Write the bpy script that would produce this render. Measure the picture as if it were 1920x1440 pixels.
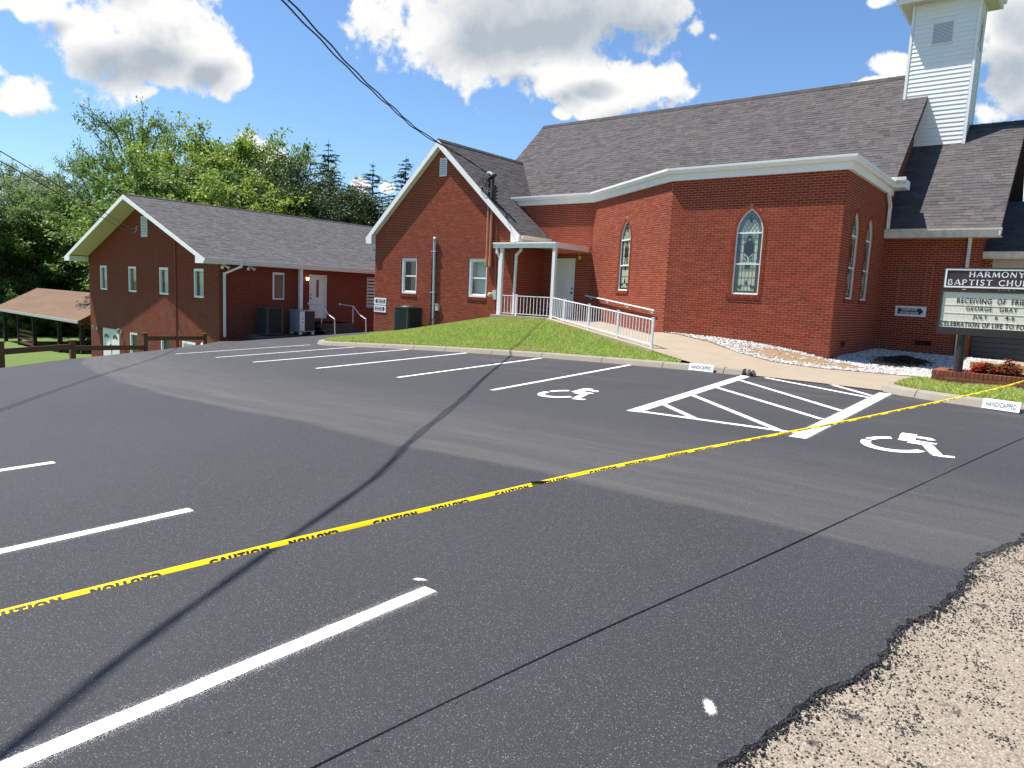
import bpy, bmesh, math, random
import numpy as np
from mathutils import Vector, Matrix
from mathutils.geometry import delaunay_2d_cdt
for _o in list(bpy.data.objects): bpy.data.objects.remove(_o)
rnd = random.Random(7)
nr = np.random.RandomState(11)
SC = bpy.context.scene
COL = SC.collection
rad = math.radians

# ------------------------------------------------------------------ camera
YAW, PITCH, ROLL = -0.676043, 0.128659, 0.047134
FPX = 1309.28
cF = Vector((math.sin(YAW)*math.cos(PITCH), math.cos(YAW)*math.cos(PITCH), -math.sin(PITCH)))
r0 = Vector((math.cos(YAW), -math.sin(YAW), 0)); u0 = r0.cross(cF)
cR = math.cos(ROLL)*r0 + math.sin(ROLL)*u0
cU = -math.sin(ROLL)*r0 + math.cos(ROLL)*u0
cam = bpy.data.cameras.new('camera'); camo = bpy.data.objects.new('camera', cam); COL.objects.link(camo)
m = Matrix.Identity(4)
for i in range(3):
    m[i][0] = cR[i]; m[i][1] = cU[i]; m[i][2] = -cF[i]
camo.matrix_world = m
cam.sensor_width = 36; cam.lens = 36*FPX/1920; cam.clip_end = 3000; cam.clip_start = 0.05
SC.camera = camo

# ------------------------------------------------------------------ sun
SUN = Vector((.455, .21, -1)).normalized()
sl = bpy.data.lights.new('sun', 'SUN'); sl.energy = 5.0; sl.angle = rad(.55); sl.color = (1, .955, .89)
so = bpy.data.objects.new('sun', sl); COL.objects.link(so)
so.rotation_euler = SUN.to_track_quat('-Z', 'Y').to_euler()

# ------------------------------------------------------------------ view
SC.view_settings.view_transform = 'Standard'; SC.view_settings.look = 'None'
SC.view_settings.exposure = 0.93; SC.view_settings.gamma = 1
SC.view_settings.use_curve_mapping = False
SC.cycles.max_bounces = 6; SC.cycles.transparent_max_bounces = 12

# ------------------------------------------------------------------ node helpers
class NT:
    def __init__(s, tree): s.t = tree; s.n = tree.nodes; s.l = tree.links
    def node(s, typ, **kw):
        n = s.n.new(typ)
        for k, v in kw.items():
            if k == 'inp':
                for a, b in v.items(): s.set(n.inputs[a], b)
            else: setattr(n, k, v)
        return n
    def set(s, sock, v):
        if isinstance(v, bpy.types.NodeSocket): s.l.new(v, sock)
        else:
            try: sock.default_value = v
            except Exception: sock.default_value = tuple(v)+(1,)
    def math(s, op, a, b=0.0, c=None, clamp=False):
        n = s.n.new('ShaderNodeMath'); n.operation = op; n.use_clamp = clamp
        s.set(n.inputs[0], a); s.set(n.inputs[1], b)
        if c is not None: s.set(n.inputs[2], c)
        return n.outputs[0]
    def vmath(s, op, a, b=(0,0,0)):
        n = s.n.new('ShaderNodeVectorMath'); n.operation = op
        s.set(n.inputs[0], a)
        if op == 'SCALE': s.set(n.inputs['Scale'], b)
        else: s.set(n.inputs[1], b)
        return n.outputs['Value'] if op in ('DOT_PRODUCT', 'LENGTH') else n.outputs[0]
    def mix(s, f, a, b, blend='MIX'):
        n = s.n.new('ShaderNodeMix'); n.data_type = 'RGBA'; n.blend_type = blend
        s.set(n.inputs[0], f)
        for i, v in ((6, a), (7, b)):
            if isinstance(v, bpy.types.NodeSocket): s.l.new(v, n.inputs[i])
            else: n.inputs[i].default_value = tuple(v)+(1,) if len(v) == 3 else v
        return n.outputs[2]
    def noise(s, vec, scale, detail=2, rough=.5, dist=0, out=0):
        n = s.n.new('ShaderNodeTexNoise')
        if vec is not None: s.l.new(vec, n.inputs['Vector'])
        n.inputs['Scale'].default_value = scale; n.inputs['Detail'].default_value = detail
        n.inputs['Roughness'].default_value = rough; n.inputs['Distortion'].default_value = dist
        return n.outputs[out]
    def voro(s, vec, scale, feature='F1', out='Distance', rand=1):
        n = s.n.new('ShaderNodeTexVoronoi'); n.feature = feature
        s.l.new(vec, n.inputs['Vector']); n.inputs['Scale'].default_value = scale
        n.inputs['Randomness'].default_value = rand
        return n.outputs[out]
    def ramp(s, f, stops, interp='LINEAR'):
        n = s.n.new('ShaderNodeValToRGB'); n.color_ramp.interpolation = interp
        e = n.color_ramp.elements
        while len(e) < len(stops): e.new(.5)
        for i, (p, c) in enumerate(stops):
            e[i].position = p
            e[i].color = (c, c, c, 1) if isinstance(c, (int, float)) else tuple(c)+(1,)
        s.set(n.inputs[0], f)
        return n.outputs[0]
    def mapr(s, v, a, b, c=0, d=1, smooth=False):
        n = s.n.new('ShaderNodeMapRange'); n.interpolation_type = 'SMOOTHSTEP' if smooth else 'LINEAR'
        s.set(n.inputs[0], v)
        for i, x in zip((1, 2, 3, 4), (a, b, c, d)): s.set(n.inputs[i], x)
        return n.outputs[0]

MATS = {}
def material(name, base=(.5, .5, .5), rough=.6, metal=0, spec=.5, build=None, transl=None):
    m = bpy.data.materials.new(name); m.use_nodes = True
    t = NT(m.node_tree); b = m.node_tree.nodes['Principled BSDF']
    b.inputs['Base Color'].default_value = tuple(base)+(1,)
    b.inputs['Roughness'].default_value = rough; b.inputs['Metallic'].default_value = metal
    b.inputs['Specular IOR Level'].default_value = spec
    if build:
        tc = t.node('ShaderNodeTexCoord'); geo = t.node('ShaderNodeNewGeometry')
        r = build(t, geo.outputs['Position'], tc.outputs['Object'], geo)
        if 'color' in r: t.set(b.inputs['Base Color'], r['color'])
        if 'rough' in r: t.set(b.inputs['Roughness'], r['rough'])
        if 'bump' in r:
            bn = t.node('ShaderNodeBump'); bn.inputs['Strength'].default_value = r.get('bs', .5)
            bn.inputs['Distance'].default_value = r.get('bd', .01)
            t.set(bn.inputs['Height'], r['bump']); t.l.new(bn.outputs[0], b.inputs['Normal'])
    MATS[name] = m
    if transl:
        out = [n for n in t.n if n.type == 'OUTPUT_MATERIAL'][0]
        tr = t.node('ShaderNodeBsdfTranslucent'); mx = t.node('ShaderNodeMixShader')
        mx.inputs[0].default_value = transl
        src = b.inputs['Base Color'].links
        if src: t.l.new(src[0].from_socket, tr.inputs[0])
        else: tr.inputs[0].default_value = tuple(base)+(1,)
        t.l.new(b.outputs[0], mx.inputs[1]); t.l.new(tr.outputs[0], mx.inputs[2]); t.l.new(mx.outputs[0], out.inputs[0])
    return m

def isl(t, geo):
    oi = t.node('ShaderNodeObjectInfo')
    return t.math('FRACT', t.math('ADD', geo.outputs['Random Per Island'], oi.outputs['Random']))

# ------------------------------------------------------------------ sky and clouds
W = bpy.data.worlds.new('World'); SC.world = W; W.use_nodes = True
t = NT(W.node_tree); t.n.clear()
tc = t.node('ShaderNodeTexCoord'); D = tc.outputs['Generated']
sky = t.node('ShaderNodeTexSky', sky_type='NISHITA', sun_disc=False)
sky.sun_elevation = math.asin(-SUN.z); sky.sun_rotation = math.atan2(-SUN.x, -SUN.y)
sky.air_density = 1.05; sky.dust_density = .25; sky.ozone_density = 2.2; sky.altitude = 300
blobs = [(270,40,170,115,1),(375,110,85,75,1),(165,60,85,75,1),(310,140,120,48,1),(430,165,42,34,1),(240,-60,170,90,1),(280,178,38,20,1),
 (30,168,76,44,1),(70,-2,110,34,1),(-50,120,70,30,1),
 (1000,20,275,105,1.2),(825,70,95,95,1),(960,95,110,60,1),(1210,20,95,70,1),(1335,70,24,16,.6),(1290,58,30,22,.7),(1060,135,110,50,1),(1190,165,92,52,1),(1120,190,70,32,1),(1050,205,26,14,1),(1240,150,42,30,1),
 (492,304,52,42,1),(420,296,52,26,1),(384,306,28,14,1),(664,352,24,20,1),(712,350,20,14,1),
 (1668,128,62,26,1),(1620,150,36,10,1),(1645,6,30,12,.6),
 (1900,60,80,120,1),(1905,170,64,66,1),(1925,345,44,36,1),(1860,215,40,20,.8),(2050,60,150,160,1),(-220,60,120,70,1),(600,-230,220,90,1),(1400,-160,190,70,1)]
def density(vec):
    # cloud density over a fixed tangent frame of the sky
    f = t.vmath('DOT_PRODUCT', vec, tuple(cF)); fm = t.math('MAXIMUM', f, .05)
    a = t.math('DIVIDE', t.vmath('DOT_PRODUCT', vec, tuple(cR)), fm)
    b = t.math('DIVIDE', t.vmath('DOT_PRODUCT', vec, tuple(cU)), fm)
    wn = t.node('ShaderNodeTexNoise'); t.l.new(vec, wn.inputs['Vector']); wn.inputs['Scale'].default_value = 9; wn.inputs['Detail'].default_value = 3
    w = t.vmath('SCALE', t.vmath('SUBTRACT', wn.outputs['Color'], (.5,.5,.5)), .07)
    cb = t.node('ShaderNodeCombineXYZ'); t.set(cb.inputs[0], a); t.set(cb.inputs[1], b)
    p = t.vmath('ADD', cb.outputs[0], w)
    acc = None
    for (x, y, rx, ry, k) in blobs:
        q = t.vmath('SUBTRACT', p, ((x-960)/FPX, -(y-720)/FPX, 0))
        q = t.vmath('MULTIPLY', q, (FPX/rx, FPX/ry, 0))
        v = t.math('MULTIPLY_ADD', t.vmath('LENGTH', q), -k, k)
        acc = v if acc is None else t.math('SMOOTH_MAX', acc, v, .22)
    acc = t.math('MAXIMUM', acc, -1.2)
    gen = t.math('MULTIPLY_ADD', t.noise(vec, 2.6, 3, .5), 5.0, -3.45)
    infr = t.mapr(f, .35, .62, 0, 1, True)
    base = t.math('ADD', t.math('MULTIPLY', acc, infr), t.math('MULTIPLY', gen, t.math('SUBTRACT', 1, infr)))
    n1 = t.math('ADD', t.math('MULTIPLY_ADD', t.noise(vec, 10, 12, .62), 3.0, -1.47), t.math('MULTIPLY_ADD', t.noise(vec, 42, 6, .6), .9, -.45))
    return t.math('ADD', base, n1), base
d0, base0 = density(D)
sd = t.vmath('NORMALIZE', t.vmath('ADD', D, (-.010, -.006, .030)))
d1, base1 = density(sd)
mask = t.mapr(d0, -.05, .30, 0, 1, True)
rel = t.math('MULTIPLY', t.math('SUBTRACT', d0, d1), .40)
deep = t.mapr(t.math('ADD', base1, t.math('MULTIPLY', t.math('SUBTRACT', d1, base1), .30)), .30, 1.15, 0, 1, True)
soft = t.noise(D, 5.0, 5, .55)
def thickest(vec):   # where the cloud is deepest and its base looks grey
    fm = t.math('MAXIMUM', t.vmath('DOT_PRODUCT', vec, tuple(cF)), .05)
    cb = t.node('ShaderNodeCombineXYZ'); t.set(cb.inputs[0], t.math('DIVIDE', t.vmath('DOT_PRODUCT', vec, tuple(cR)), fm)); t.set(cb.inputs[1], t.math('DIVIDE', t.vmath('DOT_PRODUCT', vec, tuple(cU)), fm))
    acc = None
    for (x, y, rx, ry) in ((1060,20,260,90),(930,70,110,60),(1180,60,160,60),(270,120,130,45),(390,140,60,36),(1885,150,60,60),(1910,40,50,50),(1120,170,60,22)):
        q = t.vmath('MULTIPLY', t.vmath('SUBTRACT', cb.outputs[0], ((x-960)/FPX, -(y-720)/FPX, 0)), (FPX/rx, FPX/ry, 0))
        v = t.math('SUBTRACT', 1.0, t.vmath('LENGTH', q)); acc = v if acc is None else t.math('SMOOTH_MAX', acc, v, .2)
    return t.mapr(t.math('ADD', acc, t.math('MULTIPLY_ADD', soft, 2.0, -1.0)), -.45, .80, 0, 1, True)
deep = t.math('MAXIMUM', t.math('MULTIPLY', deep, .6), thickest(D))
shade = t.math('SUBTRACT', 1.0, t.math('MULTIPLY', deep, .95))
shade = t.math('MINIMUM', t.math('MAXIMUM', t.math('ADD', shade, rel), .0), 1.0)
ccol = t.mix(shade, (.47, .53, .60), (1.0, 1.0, .985))
skyc = t.vmath('SCALE', t.mix(1.0, sky.outputs[0], (.80, .97, 1.13), 'MULTIPLY'), .080)
cl = t.vmath('SCALE', ccol, .53)
bg = t.node('ShaderNodeBackground'); bg.inputs['Strength'].default_value = 1
t.set(bg.inputs[0], t.mix(mask, skyc, cl))
out = t.node('ShaderNodeOutputWorld'); t.l.new(bg.outputs[0], out.inputs[0])
W.cycles.sampling_method = 'MANUAL'; W.cycles.sample_map_resolution = 256

# ------------------------------------------------------------------ ground height
GC = (-1.6681695954441962, 0.014928255339645277, 0.020579365664302806, -0.0015034565245162137, -0.00080485685326445)
def gz(x, y):
    x = max(-31, min(8, x)); y = max(-12, min(34, y))
    return GC[0]+GC[1]*x+GC[2]*y+GC[3]*x*x+GC[4]*x*y
class RBF:
    def __init__(s, pts):
        P = np.array(pts, float); s.X = P[:, :2]; n = len(P)
        K = s.k(np.linalg.norm(s.X[:, None]-s.X[None], axis=2))
        A = np.zeros((n+3, n+3)); A[:n, :n] = K + np.eye(n)*1e-3; A[:n, n] = 1; A[:n, n+1:] = s.X
        A[n, :n] = 1; A[n+1:, :n] = s.X.T
        s.w = np.linalg.solve(A, np.concatenate([P[:, 2], [0, 0, 0]]))
    def k(s, r): return np.where(r > 1e-9, r*r*np.log(r+1e-12), 0)
    def __call__(s, x, y):
        r = np.hypot(s.X[:, 0]-x, s.X[:, 1]-y); n = len(r)
        return float(s.k(r)@s.w[:n]+s.w[n]+s.w[n+1]*x+s.w[n+2]*y)
RD = (.85, -.527)
def ramp_z(t_): return -.822-.0603*t_
walk = RBF([(-14.5,20.15,-.822),(-17.2,20.1,-.83),(-14.3,22.2,-.82),(-17,22.2,-.82),(-11.54,18.32,ramp_z(3.48)),(-8.58,16.48,-1.242),(-12,20.7,-.93),(-9.68,19.1,-.95),
 (-7.1,19.1,-1.03),(-5.64,19.1,-1.19),(-4.92,19.1,-1.32),(-4.92,21.5,-1.26),(-4.9,24.2,-1.2),(-2.6,24.2,-1.25),(-2.05,15.95,-1.37),(0,16,-1.36),(2,18,-1.34),(2,24,-1.3),
 (-5.1,14.1,gz(-5.1,14.1)+.004),(-2.5,13.65,gz(-2.5,13.65)+.004),(-3.8,13.9,gz(-3.8,13.9)+.004),(-6.6,14.4,gz(-6.6,14.4)+.1),(-2.3,15,-1.37),(-7.3,15.2,-1.37)])
lawnf = RBF([(x,14.42,gz(x,14.4)+.12) for x in (-20,-17,-14,-11,-8.5,-6.9)]+[(-21.6,15.9,gz(-21.6,15.9)+.1),(-23.5,18.6,-2.12),(-24.9,20.8,-2.03),(-22.5,20.82,-1.74),(-21,20.82,-1.5),(-19,20.82,-1.17),(-17.2,20.5,-.91),
 (-16,20.0,-.88),(-14.6,20.0,-.87),(-11.6,18.15,-1.05),(-9.7,17,-1.2),(-8.3,16.1,-1.3),(-7.2,15.1,-1.38),(-14,17.4,-1.15),(-18,17.5,-1.45),(-10.5,16.2,-1.36)])
E0 = (-20.5, 5.4); EN = (-.758, -.653)
def terrain(x, y):
    s1 = (x-E0[0])*EN[0]+(y-E0[1])*EN[1]
    s2 = -30.1-x
    s3 = (y-37)*.5
    s = max(min(s1, 60), s2) if y < 16 else s2
    s = max(s, s3)
    def ss(v): v = max(0, min(1, v)); return v*v*(3-2*v)
    low = -5.05-.6*ss((-46-x)/12)-.5*ss((-60-x)/60)
    k = ss(s/4.2)
    g = gz(x, y)-.07-.45*ss((x+22.5)/1.5)*ss((y-14.2)/1.2)-.25*max(0, min(1, s/1.5))*0
    return g*(1-k)+low*k - (.35 if (x > -26 and y > 26) else 0)

# ------------------------------------------------------------------ mesh builder
class MB:
    def __init__(s): s.v = []; s.f = []; s.mi = []
    def add(s, vs, fs, mi=0):
        o = len(s.v); s.v.extend([tuple(p) for p in vs]); s.f.extend([tuple(i+o for i in f) for f in fs]); s.mi.extend([mi]*len(fs)); return s
    def box8(s, P, mi=0):  # P: 4 bottom + 4 top
        return s.add(P, [(3,2,1,0),(4,5,6,7),(0,1,5,4),(1,2,6,5),(2,3,7,6),(3,0,4,7)], mi)
    def box(s, x0, x1, y0, y1, z0, z1, mi=0):
        return s.box8([(x0,y0,z0),(x1,y0,z0),(x1,y1,z0),(x0,y1,z0),(x0,y0,z1),(x1,y0,z1),(x1,y1,z1),(x0,y1,z1)], mi)
    def tube(s, path, r, seg=8, mi=0, cap=True, r2=None):
        path = [Vector(p) for p in path]; n = len(path); o = len(s.v)
        up = Vector((0, 0, 1))
        for i, p in enumerate(path):
            d = (path[min(i+1, n-1)]-path[max(i-1, 0)]).normalized()
            a = d.cross(up)
            if a.length < 1e-3: a = d.cross(Vector((1, 0, 0)))
            a.normalize(); b = a.cross(d).normalized()
            rr = r if r2 is None else r+(r2-r)*i/max(1, n-1)
            if isinstance(r, (list, tuple)): rr = r[i]
            for k in range(seg):
                an = 2*math.pi*k/seg
                s.v.append(tuple(p+a*math.cos(an)*rr+b*math.sin(an)*rr))
        for i in range(n-1):
            for k in range(seg):
                k2 = (k+1) % seg
                s.f.append((o+i*seg+k, o+i*seg+k2, o+(i+1)*seg+k2, o+(i+1)*seg+k)); s.mi.append(mi)
        if cap:
            s.f.append(tuple(o+k for k in reversed(range(seg)))); s.f.append(tuple(o+(n-1)*seg+k for k in range(seg))); s.mi += [mi, mi]
        return s
    def bar(s, a, b, w, h, mi=0, up=(0, 0, 1)):   # rectangular bar between two points
        a = Vector(a); b = Vector(b); d = (b-a).normalized(); sd = d.cross(Vector(up))
        if sd.length < 1e-3: sd = Vector((1, 0, 0))
        sd.normalize(); u = sd.cross(d).normalized()
        P = [a-sd*w/2-u*h/2, b-sd*w/2-u*h/2, b+sd*w/2-u*h/2, a+sd*w/2-u*h/2, a-sd*w/2+u*h/2, b-sd*w/2+u*h/2, b+sd*w/2+u*h/2, a+sd*w/2+u*h/2]
        return s.box8(P, mi)
class Fr:      # a wall frame: u along the wall, z up, d outwards
    def __init__(s, o, u, n): s.o = Vector(o); s.u = Vector(u).normalized(); s.n = Vector(n).normalized()
    def p(s, u, z, d=0): q = s.o+s.u*u+s.n*d; return Vector((q.x, q.y, s.o.z+z))
    def box(s, mb, u0, u1, z0, z1, d0, d1, mi=0):
        return mb.box8([s.p(u0,z0,d1), s.p(u1,z0,d1), s.p(u1,z0,d0), s.p(u0,z0,d0), s.p(u0,z1,d1), s.p(u1,z1,d1), s.p(u1,z1,d0), s.p(u0,z1,d0)], mi)
    def prism(s, mb, poly, d0, d1, mi=0):
        n = len(poly)
        vs = [s.p(u, z, d1) for u, z in poly]+[s.p(u, z, d0) for u, z in poly]
        fs = [tuple(range(n)), tuple(reversed(range(n, 2*n)))]+[(i, i+n, (i+1) % n+n, (i+1) % n) for i in range(n)]
        return mb.add(vs, fs, mi)
    def ring(s, mb, outer, inner, d0, d1, mi=0, closed=True):
        n = len(outer); o = len(mb.v)
        for P in (outer, inner):
            for d in (d1, d0):
                for u, z in P: mb.v.append(tuple(s.p(u, z, d)))
        A, B, C, Dd = o, o+n, o+2*n, o+3*n
        for i in range(n if closed else n-1):
            j = (i+1) % n
            for q in ((A+i,A+j,C+j,C+i), (A+i,B+i,B+j,A+j), (C+i,C+j,Dd+j,Dd+i), (B+i,Dd+i,Dd+j,B+j)):
                mb.f.append(q); mb.mi.append(mi)
        return mb

WL = {}
def link(o, parent=None):
    COL.objects.link(o)
    if parent is not None: o.parent = parent
def thing(name, label, cat, loc, group=None, kind=None):
    o = bpy.data.objects.new(name, None); link(o); o.location = loc; o.empty_display_size = .2
    o['label'] = label; o['category'] = cat
    if group: o['group'] = group
    if kind: o['kind'] = kind
    WL[o.name] = Vector(loc); return o
def obj(name, mb, mat, parent=None, smooth=False, origin=None, label=None, kind=None):
    me = bpy.data.meshes.new(name)
    if parent is not None: org = WL[parent.name]
    elif origin is not None: org = Vector(origin)
    else:
        a = np.array(mb.v); org = Vector((float(a[:, 0].mean()), float(a[:, 1].mean()), float(a[:, 2].min())))
    V = np.array(mb.v, dtype=float)-np.array(org)
    me.from_pydata(V.tolist(), [], mb.f)
    mats = mat if isinstance(mat, (list, tuple)) else [mat]
    for mm in mats: me.materials.append(MATS[mm] if isinstance(mm, str) else mm)
    if len(mats) > 1: me.polygons.foreach_set('material_index', mb.mi)
    if smooth: me.polygons.foreach_set('use_smooth', [True]*len(me.polygons))
    me.update()
    o = bpy.data.objects.new(name, me); link(o, parent)
    if parent is None: o.location = org; WL[o.name] = org
    else: WL[o.name] = org
    if label: o['label'] = label
    if kind: o['kind'] = kind
    return o
def tag(o, label, cat, group=None, kind=None):
    o['label'] = label; o['category'] = cat
    if group: o['group'] = group
    if kind: o['kind'] = kind
    return o
def copy_tree(o, parent=None):
    c = o.copy(); link(c, parent); WL[c.name] = WL[o.name].copy()
    for ch in [k for k in bpy.data.objects if k.parent == o]: copy_tree(ch, c)
    return c
CH = {}
def tri_sheet(name, poly, zf, step, mat, dz=0, jitter=.25, parent=None, seed=1):
    rr = random.Random(seed); P = [(float(a), float(b)) for a, b in poly]
    xs = [p[0] for p in P]; ys = [p[1] for p in P]
    verts = [Vector(p) for p in P]; n = len(P)
    edges = [(i, (i+1) % n) for i in range(n)]
    x = min(xs)+step*.5
    while x < max(xs):
        y = min(ys)+step*.5
        while y < max(ys):
            px, py = x+rr.uniform(-jitter, jitter)*step, y+rr.uniform(-jitter, jitter)*step
            if inside(px, py, P): verts.append(Vector((px, py)))
            y += step
        x += step
    vo, eo, fo = delaunay_2d_cdt(verts, edges, [list(range(n))], 1, 1e-5)[:3]
    mb = MB()
    mb.v = [(v.x, v.y, zf(v.x, v.y)+dz) for v in vo]
    for f in fo:
        f = list(f); a, b, c = [vo[i] for i in f[:3]]
        if (b.x-a.x)*(c.y-a.y)-(b.y-a.y)*(c.x-a.x) < 0: f.reverse()
        mb.f.append(tuple(f)); mb.mi.append(0)
    return obj(name, mb, mat, parent, smooth=True, kind=None if parent else 'structure')
def inside(x, y, P):
    c = False; n = len(P)
    for i in range(n):
        x1, y1 = P[i]; x2, y2 = P[(i+1) % n]
        if (y1 > y) != (y2 > y) and x < (x2-x1)*(y-y1)/(y2-y1)+x1: c = not c
    return c
def scan(poly, z):
    xs = []; n = len(poly)
    for i in range(n):
        (u1, z1), (u2, z2) = poly[i], poly[(i+1) % n]
        if (z1 > z) != (z2 > z): xs.append(u1+(u2-u1)*(z-z1)/(z2-z1))
    xs.sort(); return [(xs[i], xs[i+1]) for i in range(0, len(xs)-1, 2)]
def subtract(iv, holes):
    for a, b in holes:
        o = []
        for c, d in iv:
            if b <= c or a >= d: o.append((c, d)); continue
            if a > c: o.append((c, a))
            if b < d: o.append((b, d))
        iv = o
    return iv
def text2d(s, size=1.0, bold=0.0, sx=1.0, space=1.0):
    cu = bpy.data.curves.new('tmp', 'FONT'); cu.body = s; cu.size = size; cu.offset = bold; cu.space_character = space
    cu.align_x = 'LEFT'; cu.resolution_u = 3
    o = bpy.data.objects.new('tmp', cu); COL.objects.link(o)
    dg = bpy.context.evaluated_depsgraph_get()
    me = bpy.data.meshes.new_from_object(o.evaluated_get(dg))
    V = [(v.co.x*sx, v.co.y) for v in me.vertices]; F = [tuple(p.vertices) for p in me.polygons]
    bpy.data.objects.remove(o); bpy.data.curves.remove(cu); bpy.data.meshes.remove(me)
    x0 = min(v[0] for v in V); x1 = max(v[0] for v in V); y0 = min(v[1] for v in V); y1 = max(v[1] for v in V)
    return V, F, (x0, x1, y0, y1)
def text_on(mb, fr, s, uc, zc, w, h, d, bold=.02, mi=0, fitw=True, sp=1.0):
    V, F, (x0, x1, y0, y1) = text2d(s, 1, bold, 1, sp)
    kx = w/(x1-x0) if fitw else h/(y1-y0); kz = h/(y1-y0)
    mb.add([fr.p(uc+(x-(x0+x1)/2)*kx, zc+(y-(y0+y1)/2)*kz, d) for x, y in V], F, mi)

# ------------------------------------------------------------------ materials
def b_brick(cols, mort=None):
    def f(t, P, O, geo):
        r = isl(t, geo)
        c = t.ramp(r, cols)
        n = t.noise(P, 60, 3, .6); big = t.noise(P, .9, 3, .5)
        c = t.mix(t.math('MULTIPLY', t.mapr(n, .35, .7), .35), c, (.10, .03, .022))
        c = t.mix(t.math('MULTIPLY', t.mapr(big, .4, .7), .30), c, (.13, .030, .018))
        sz = t.node('ShaderNodeSeparateXYZ'); t.l.new(P, sz.inputs[0]); dirt = t.math('MULTIPLY', t.mapr(sz.outputs[2], -.75, -1.35), t.mapr(t.noise(P, 2.2, 4, .6), .35, .65))
        c = t.mix(t.math('MULTIPLY', dirt, .45), c, (.16, .085, .055))
        return dict(color=c, bump=t.math('ADD', n, t.math('MULTIPLY', t.noise(P, 250, 2), .5)), bs=.35, bd=.004, rough=.85)
    return f
material('brick', build=b_brick([(0, (.190,.026,.010)), (.3, (.265,.038,.012)), (.6, (.225,.031,.010)), (.85, (.305,.054,.020)), (1, (.150,.022,.012))]), spec=.25)
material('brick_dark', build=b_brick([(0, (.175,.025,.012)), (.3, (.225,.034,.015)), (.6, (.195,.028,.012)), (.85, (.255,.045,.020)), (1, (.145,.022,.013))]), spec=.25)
material('planter_brick', build=b_brick([(0, (.20,.065,.035)), (.4, (.26,.095,.052)), (.7, (.23,.075,.040)), (1, (.30,.12,.07))]), spec=.25)
def b_mortar(c0):
    def f(t, P, O, geo):
        return dict(color=t.mix(t.noise(P, 40, 3), tuple(x*.8 for x in c0), tuple(x*1.15 for x in c0)), rough=.95)
    return f
material('mortar', build=b_mortar((.47, .215, .14)), spec=.1)
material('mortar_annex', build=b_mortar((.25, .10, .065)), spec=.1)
def b_shingle(cols):
    def f(t, P, O, geo):
        r = isl(t, geo); c = t.ramp(r, cols)
        big = t.noise(P, .5, 4, .6); g = t.noise(P, 180, 2, .7)
        c = t.mix(t.math('MULTIPLY', t.mapr(big, .35, .7), .2), c, tuple(x*1.3 for x in cols[1][1]))
        c = t.mix(t.math('MULTIPLY', g, .6), c, (.03, .028, .028))
        st = t.noise(t.vmath('MULTIPLY', P, (3, .6, .6)), 1.2, 4, .6)
        c = t.mix(t.math('MULTIPLY', t.mapr(st, .55, .75), .2), c, (.045, .04, .038))
        return dict(color=c, bump=g, bs=.5, bd=.004, rough=.93)
    return f
material('shingle', build=b_shingle([(0, (.070,.064,.067)), (.25, (.118,.107,.108)), (.5, (.086,.079,.081)), (.75, (.138,.122,.120)), (1, (.098,.089,.090))]), spec=.15)
material('shingle_grey', build=b_shingle([(0, (.092,.088,.092)), (.25, (.140,.133,.134)), (.5, (.106,.102,.104)), (.75, (.160,.150,.148)), (1, (.118,.112,.113))]), spec=.15)
material('shingle_dark', build=b_shingle([(0, (.05,.046,.048)), (.25, (.075,.068,.068)), (.5, (.055,.05,.052)), (.75, (.09,.08,.078)), (1, (.06,.055,.056))]), spec=.15)
def b_paint(c, dirt=.25, sc=3):
    def f(t, P, O, geo):
        n = t.noise(t.vmath('MULTIPLY', P, (1, 1, .35)), sc, 5, .6)
        cc = t.mix(t.math('MULTIPLY', t.mapr(n, .45, .8), dirt), c, tuple(x*.55 for x in c))
        return dict(color=cc, rough=.5)
    return f
material('white_trim', build=b_paint((.82, .80, .79), .18))
material('old_gutter', build=b_paint((.66, .64, .58), .9, 7))
material('cream_metal', build=b_paint((.62, .58, .50), .4))
material('siding', build=b_paint((.78, .775, .77), .10))
material('white_door', build=b_paint((.72, .72, .69), .12))
material('white_rail', build=b_paint((.76, .77, .78), .2, 9), rough=.4)
material('soffit', build=b_paint((.62, .54, .50), .15))
material('beige_panel', build=b_paint((.42, .36, .25), .2))
material('orange_pipe', build=b_paint((.52, .22, .13), .4, 12))
material('galv', build=b_paint((.52, .54, .55), .5, 8), metal=.4, rough=.45)
material('black_rubber', (.012, .012, .014), .5)
material('dark_gap', (.006, .006, .007), .9, spec=0)
material('ac_dark', build=b_paint((.050, .056, .058), .3, 6), rough=.5, metal=.2)
material('ac_fin', (.012, .014, .015), .55)
material('ac_light', build=b_paint((.33, .35, .37), .3, 6))
material('meter_grey', build=b_paint((.42, .42, .38), .3))
material('meter_cream', (.62, .50, .24), .4)
material('brass', (.55, .40, .14), .35, .8)
material('door_hw', (.08, .07, .06), .35, .8)
material('sign_white', build=b_paint((.74, .76, .78), .2, 10))
material('sign_navy', (.012, .016, .028), .5)
material('sign_brown', build=b_paint((.045, .026, .026), .2, 5))
material('sign_bronze', build=b_paint((.026, .019, .016), .3, 5), rough=.5)
material('sign_face', build=lambda t, P, O, geo: dict(color=t.mix(t.math('MULTIPLY', t.mapr(t.noise(t.vmath('MULTIPLY', P, (.6, 1, 9)), 2.2, 4, .6), .5, .75), .35), (.72, .68, .55), (.46, .38, .22)), rough=.35))
material('letter_white', (.80, .78, .76), .5)
material('letter_black', (.012, .014, .014), .5)
material('red_brass', (.30, .06, .04), .5)
material('window_glass', (.012, .016, .016), .04, spec=.9)
material('blind', build=b_paint((.52, .54, .48), .2, 3))
material('shade_brown', build=b_paint((.20, .13, .10), .2, 3))
material('louvre', build=b_paint((.60, .57, .47), .3, 5))
material('green_blind', (.05, .12, .03), .7)
material('window_sash', build=b_paint((.70, .72, .72), .2, 10))
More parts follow.
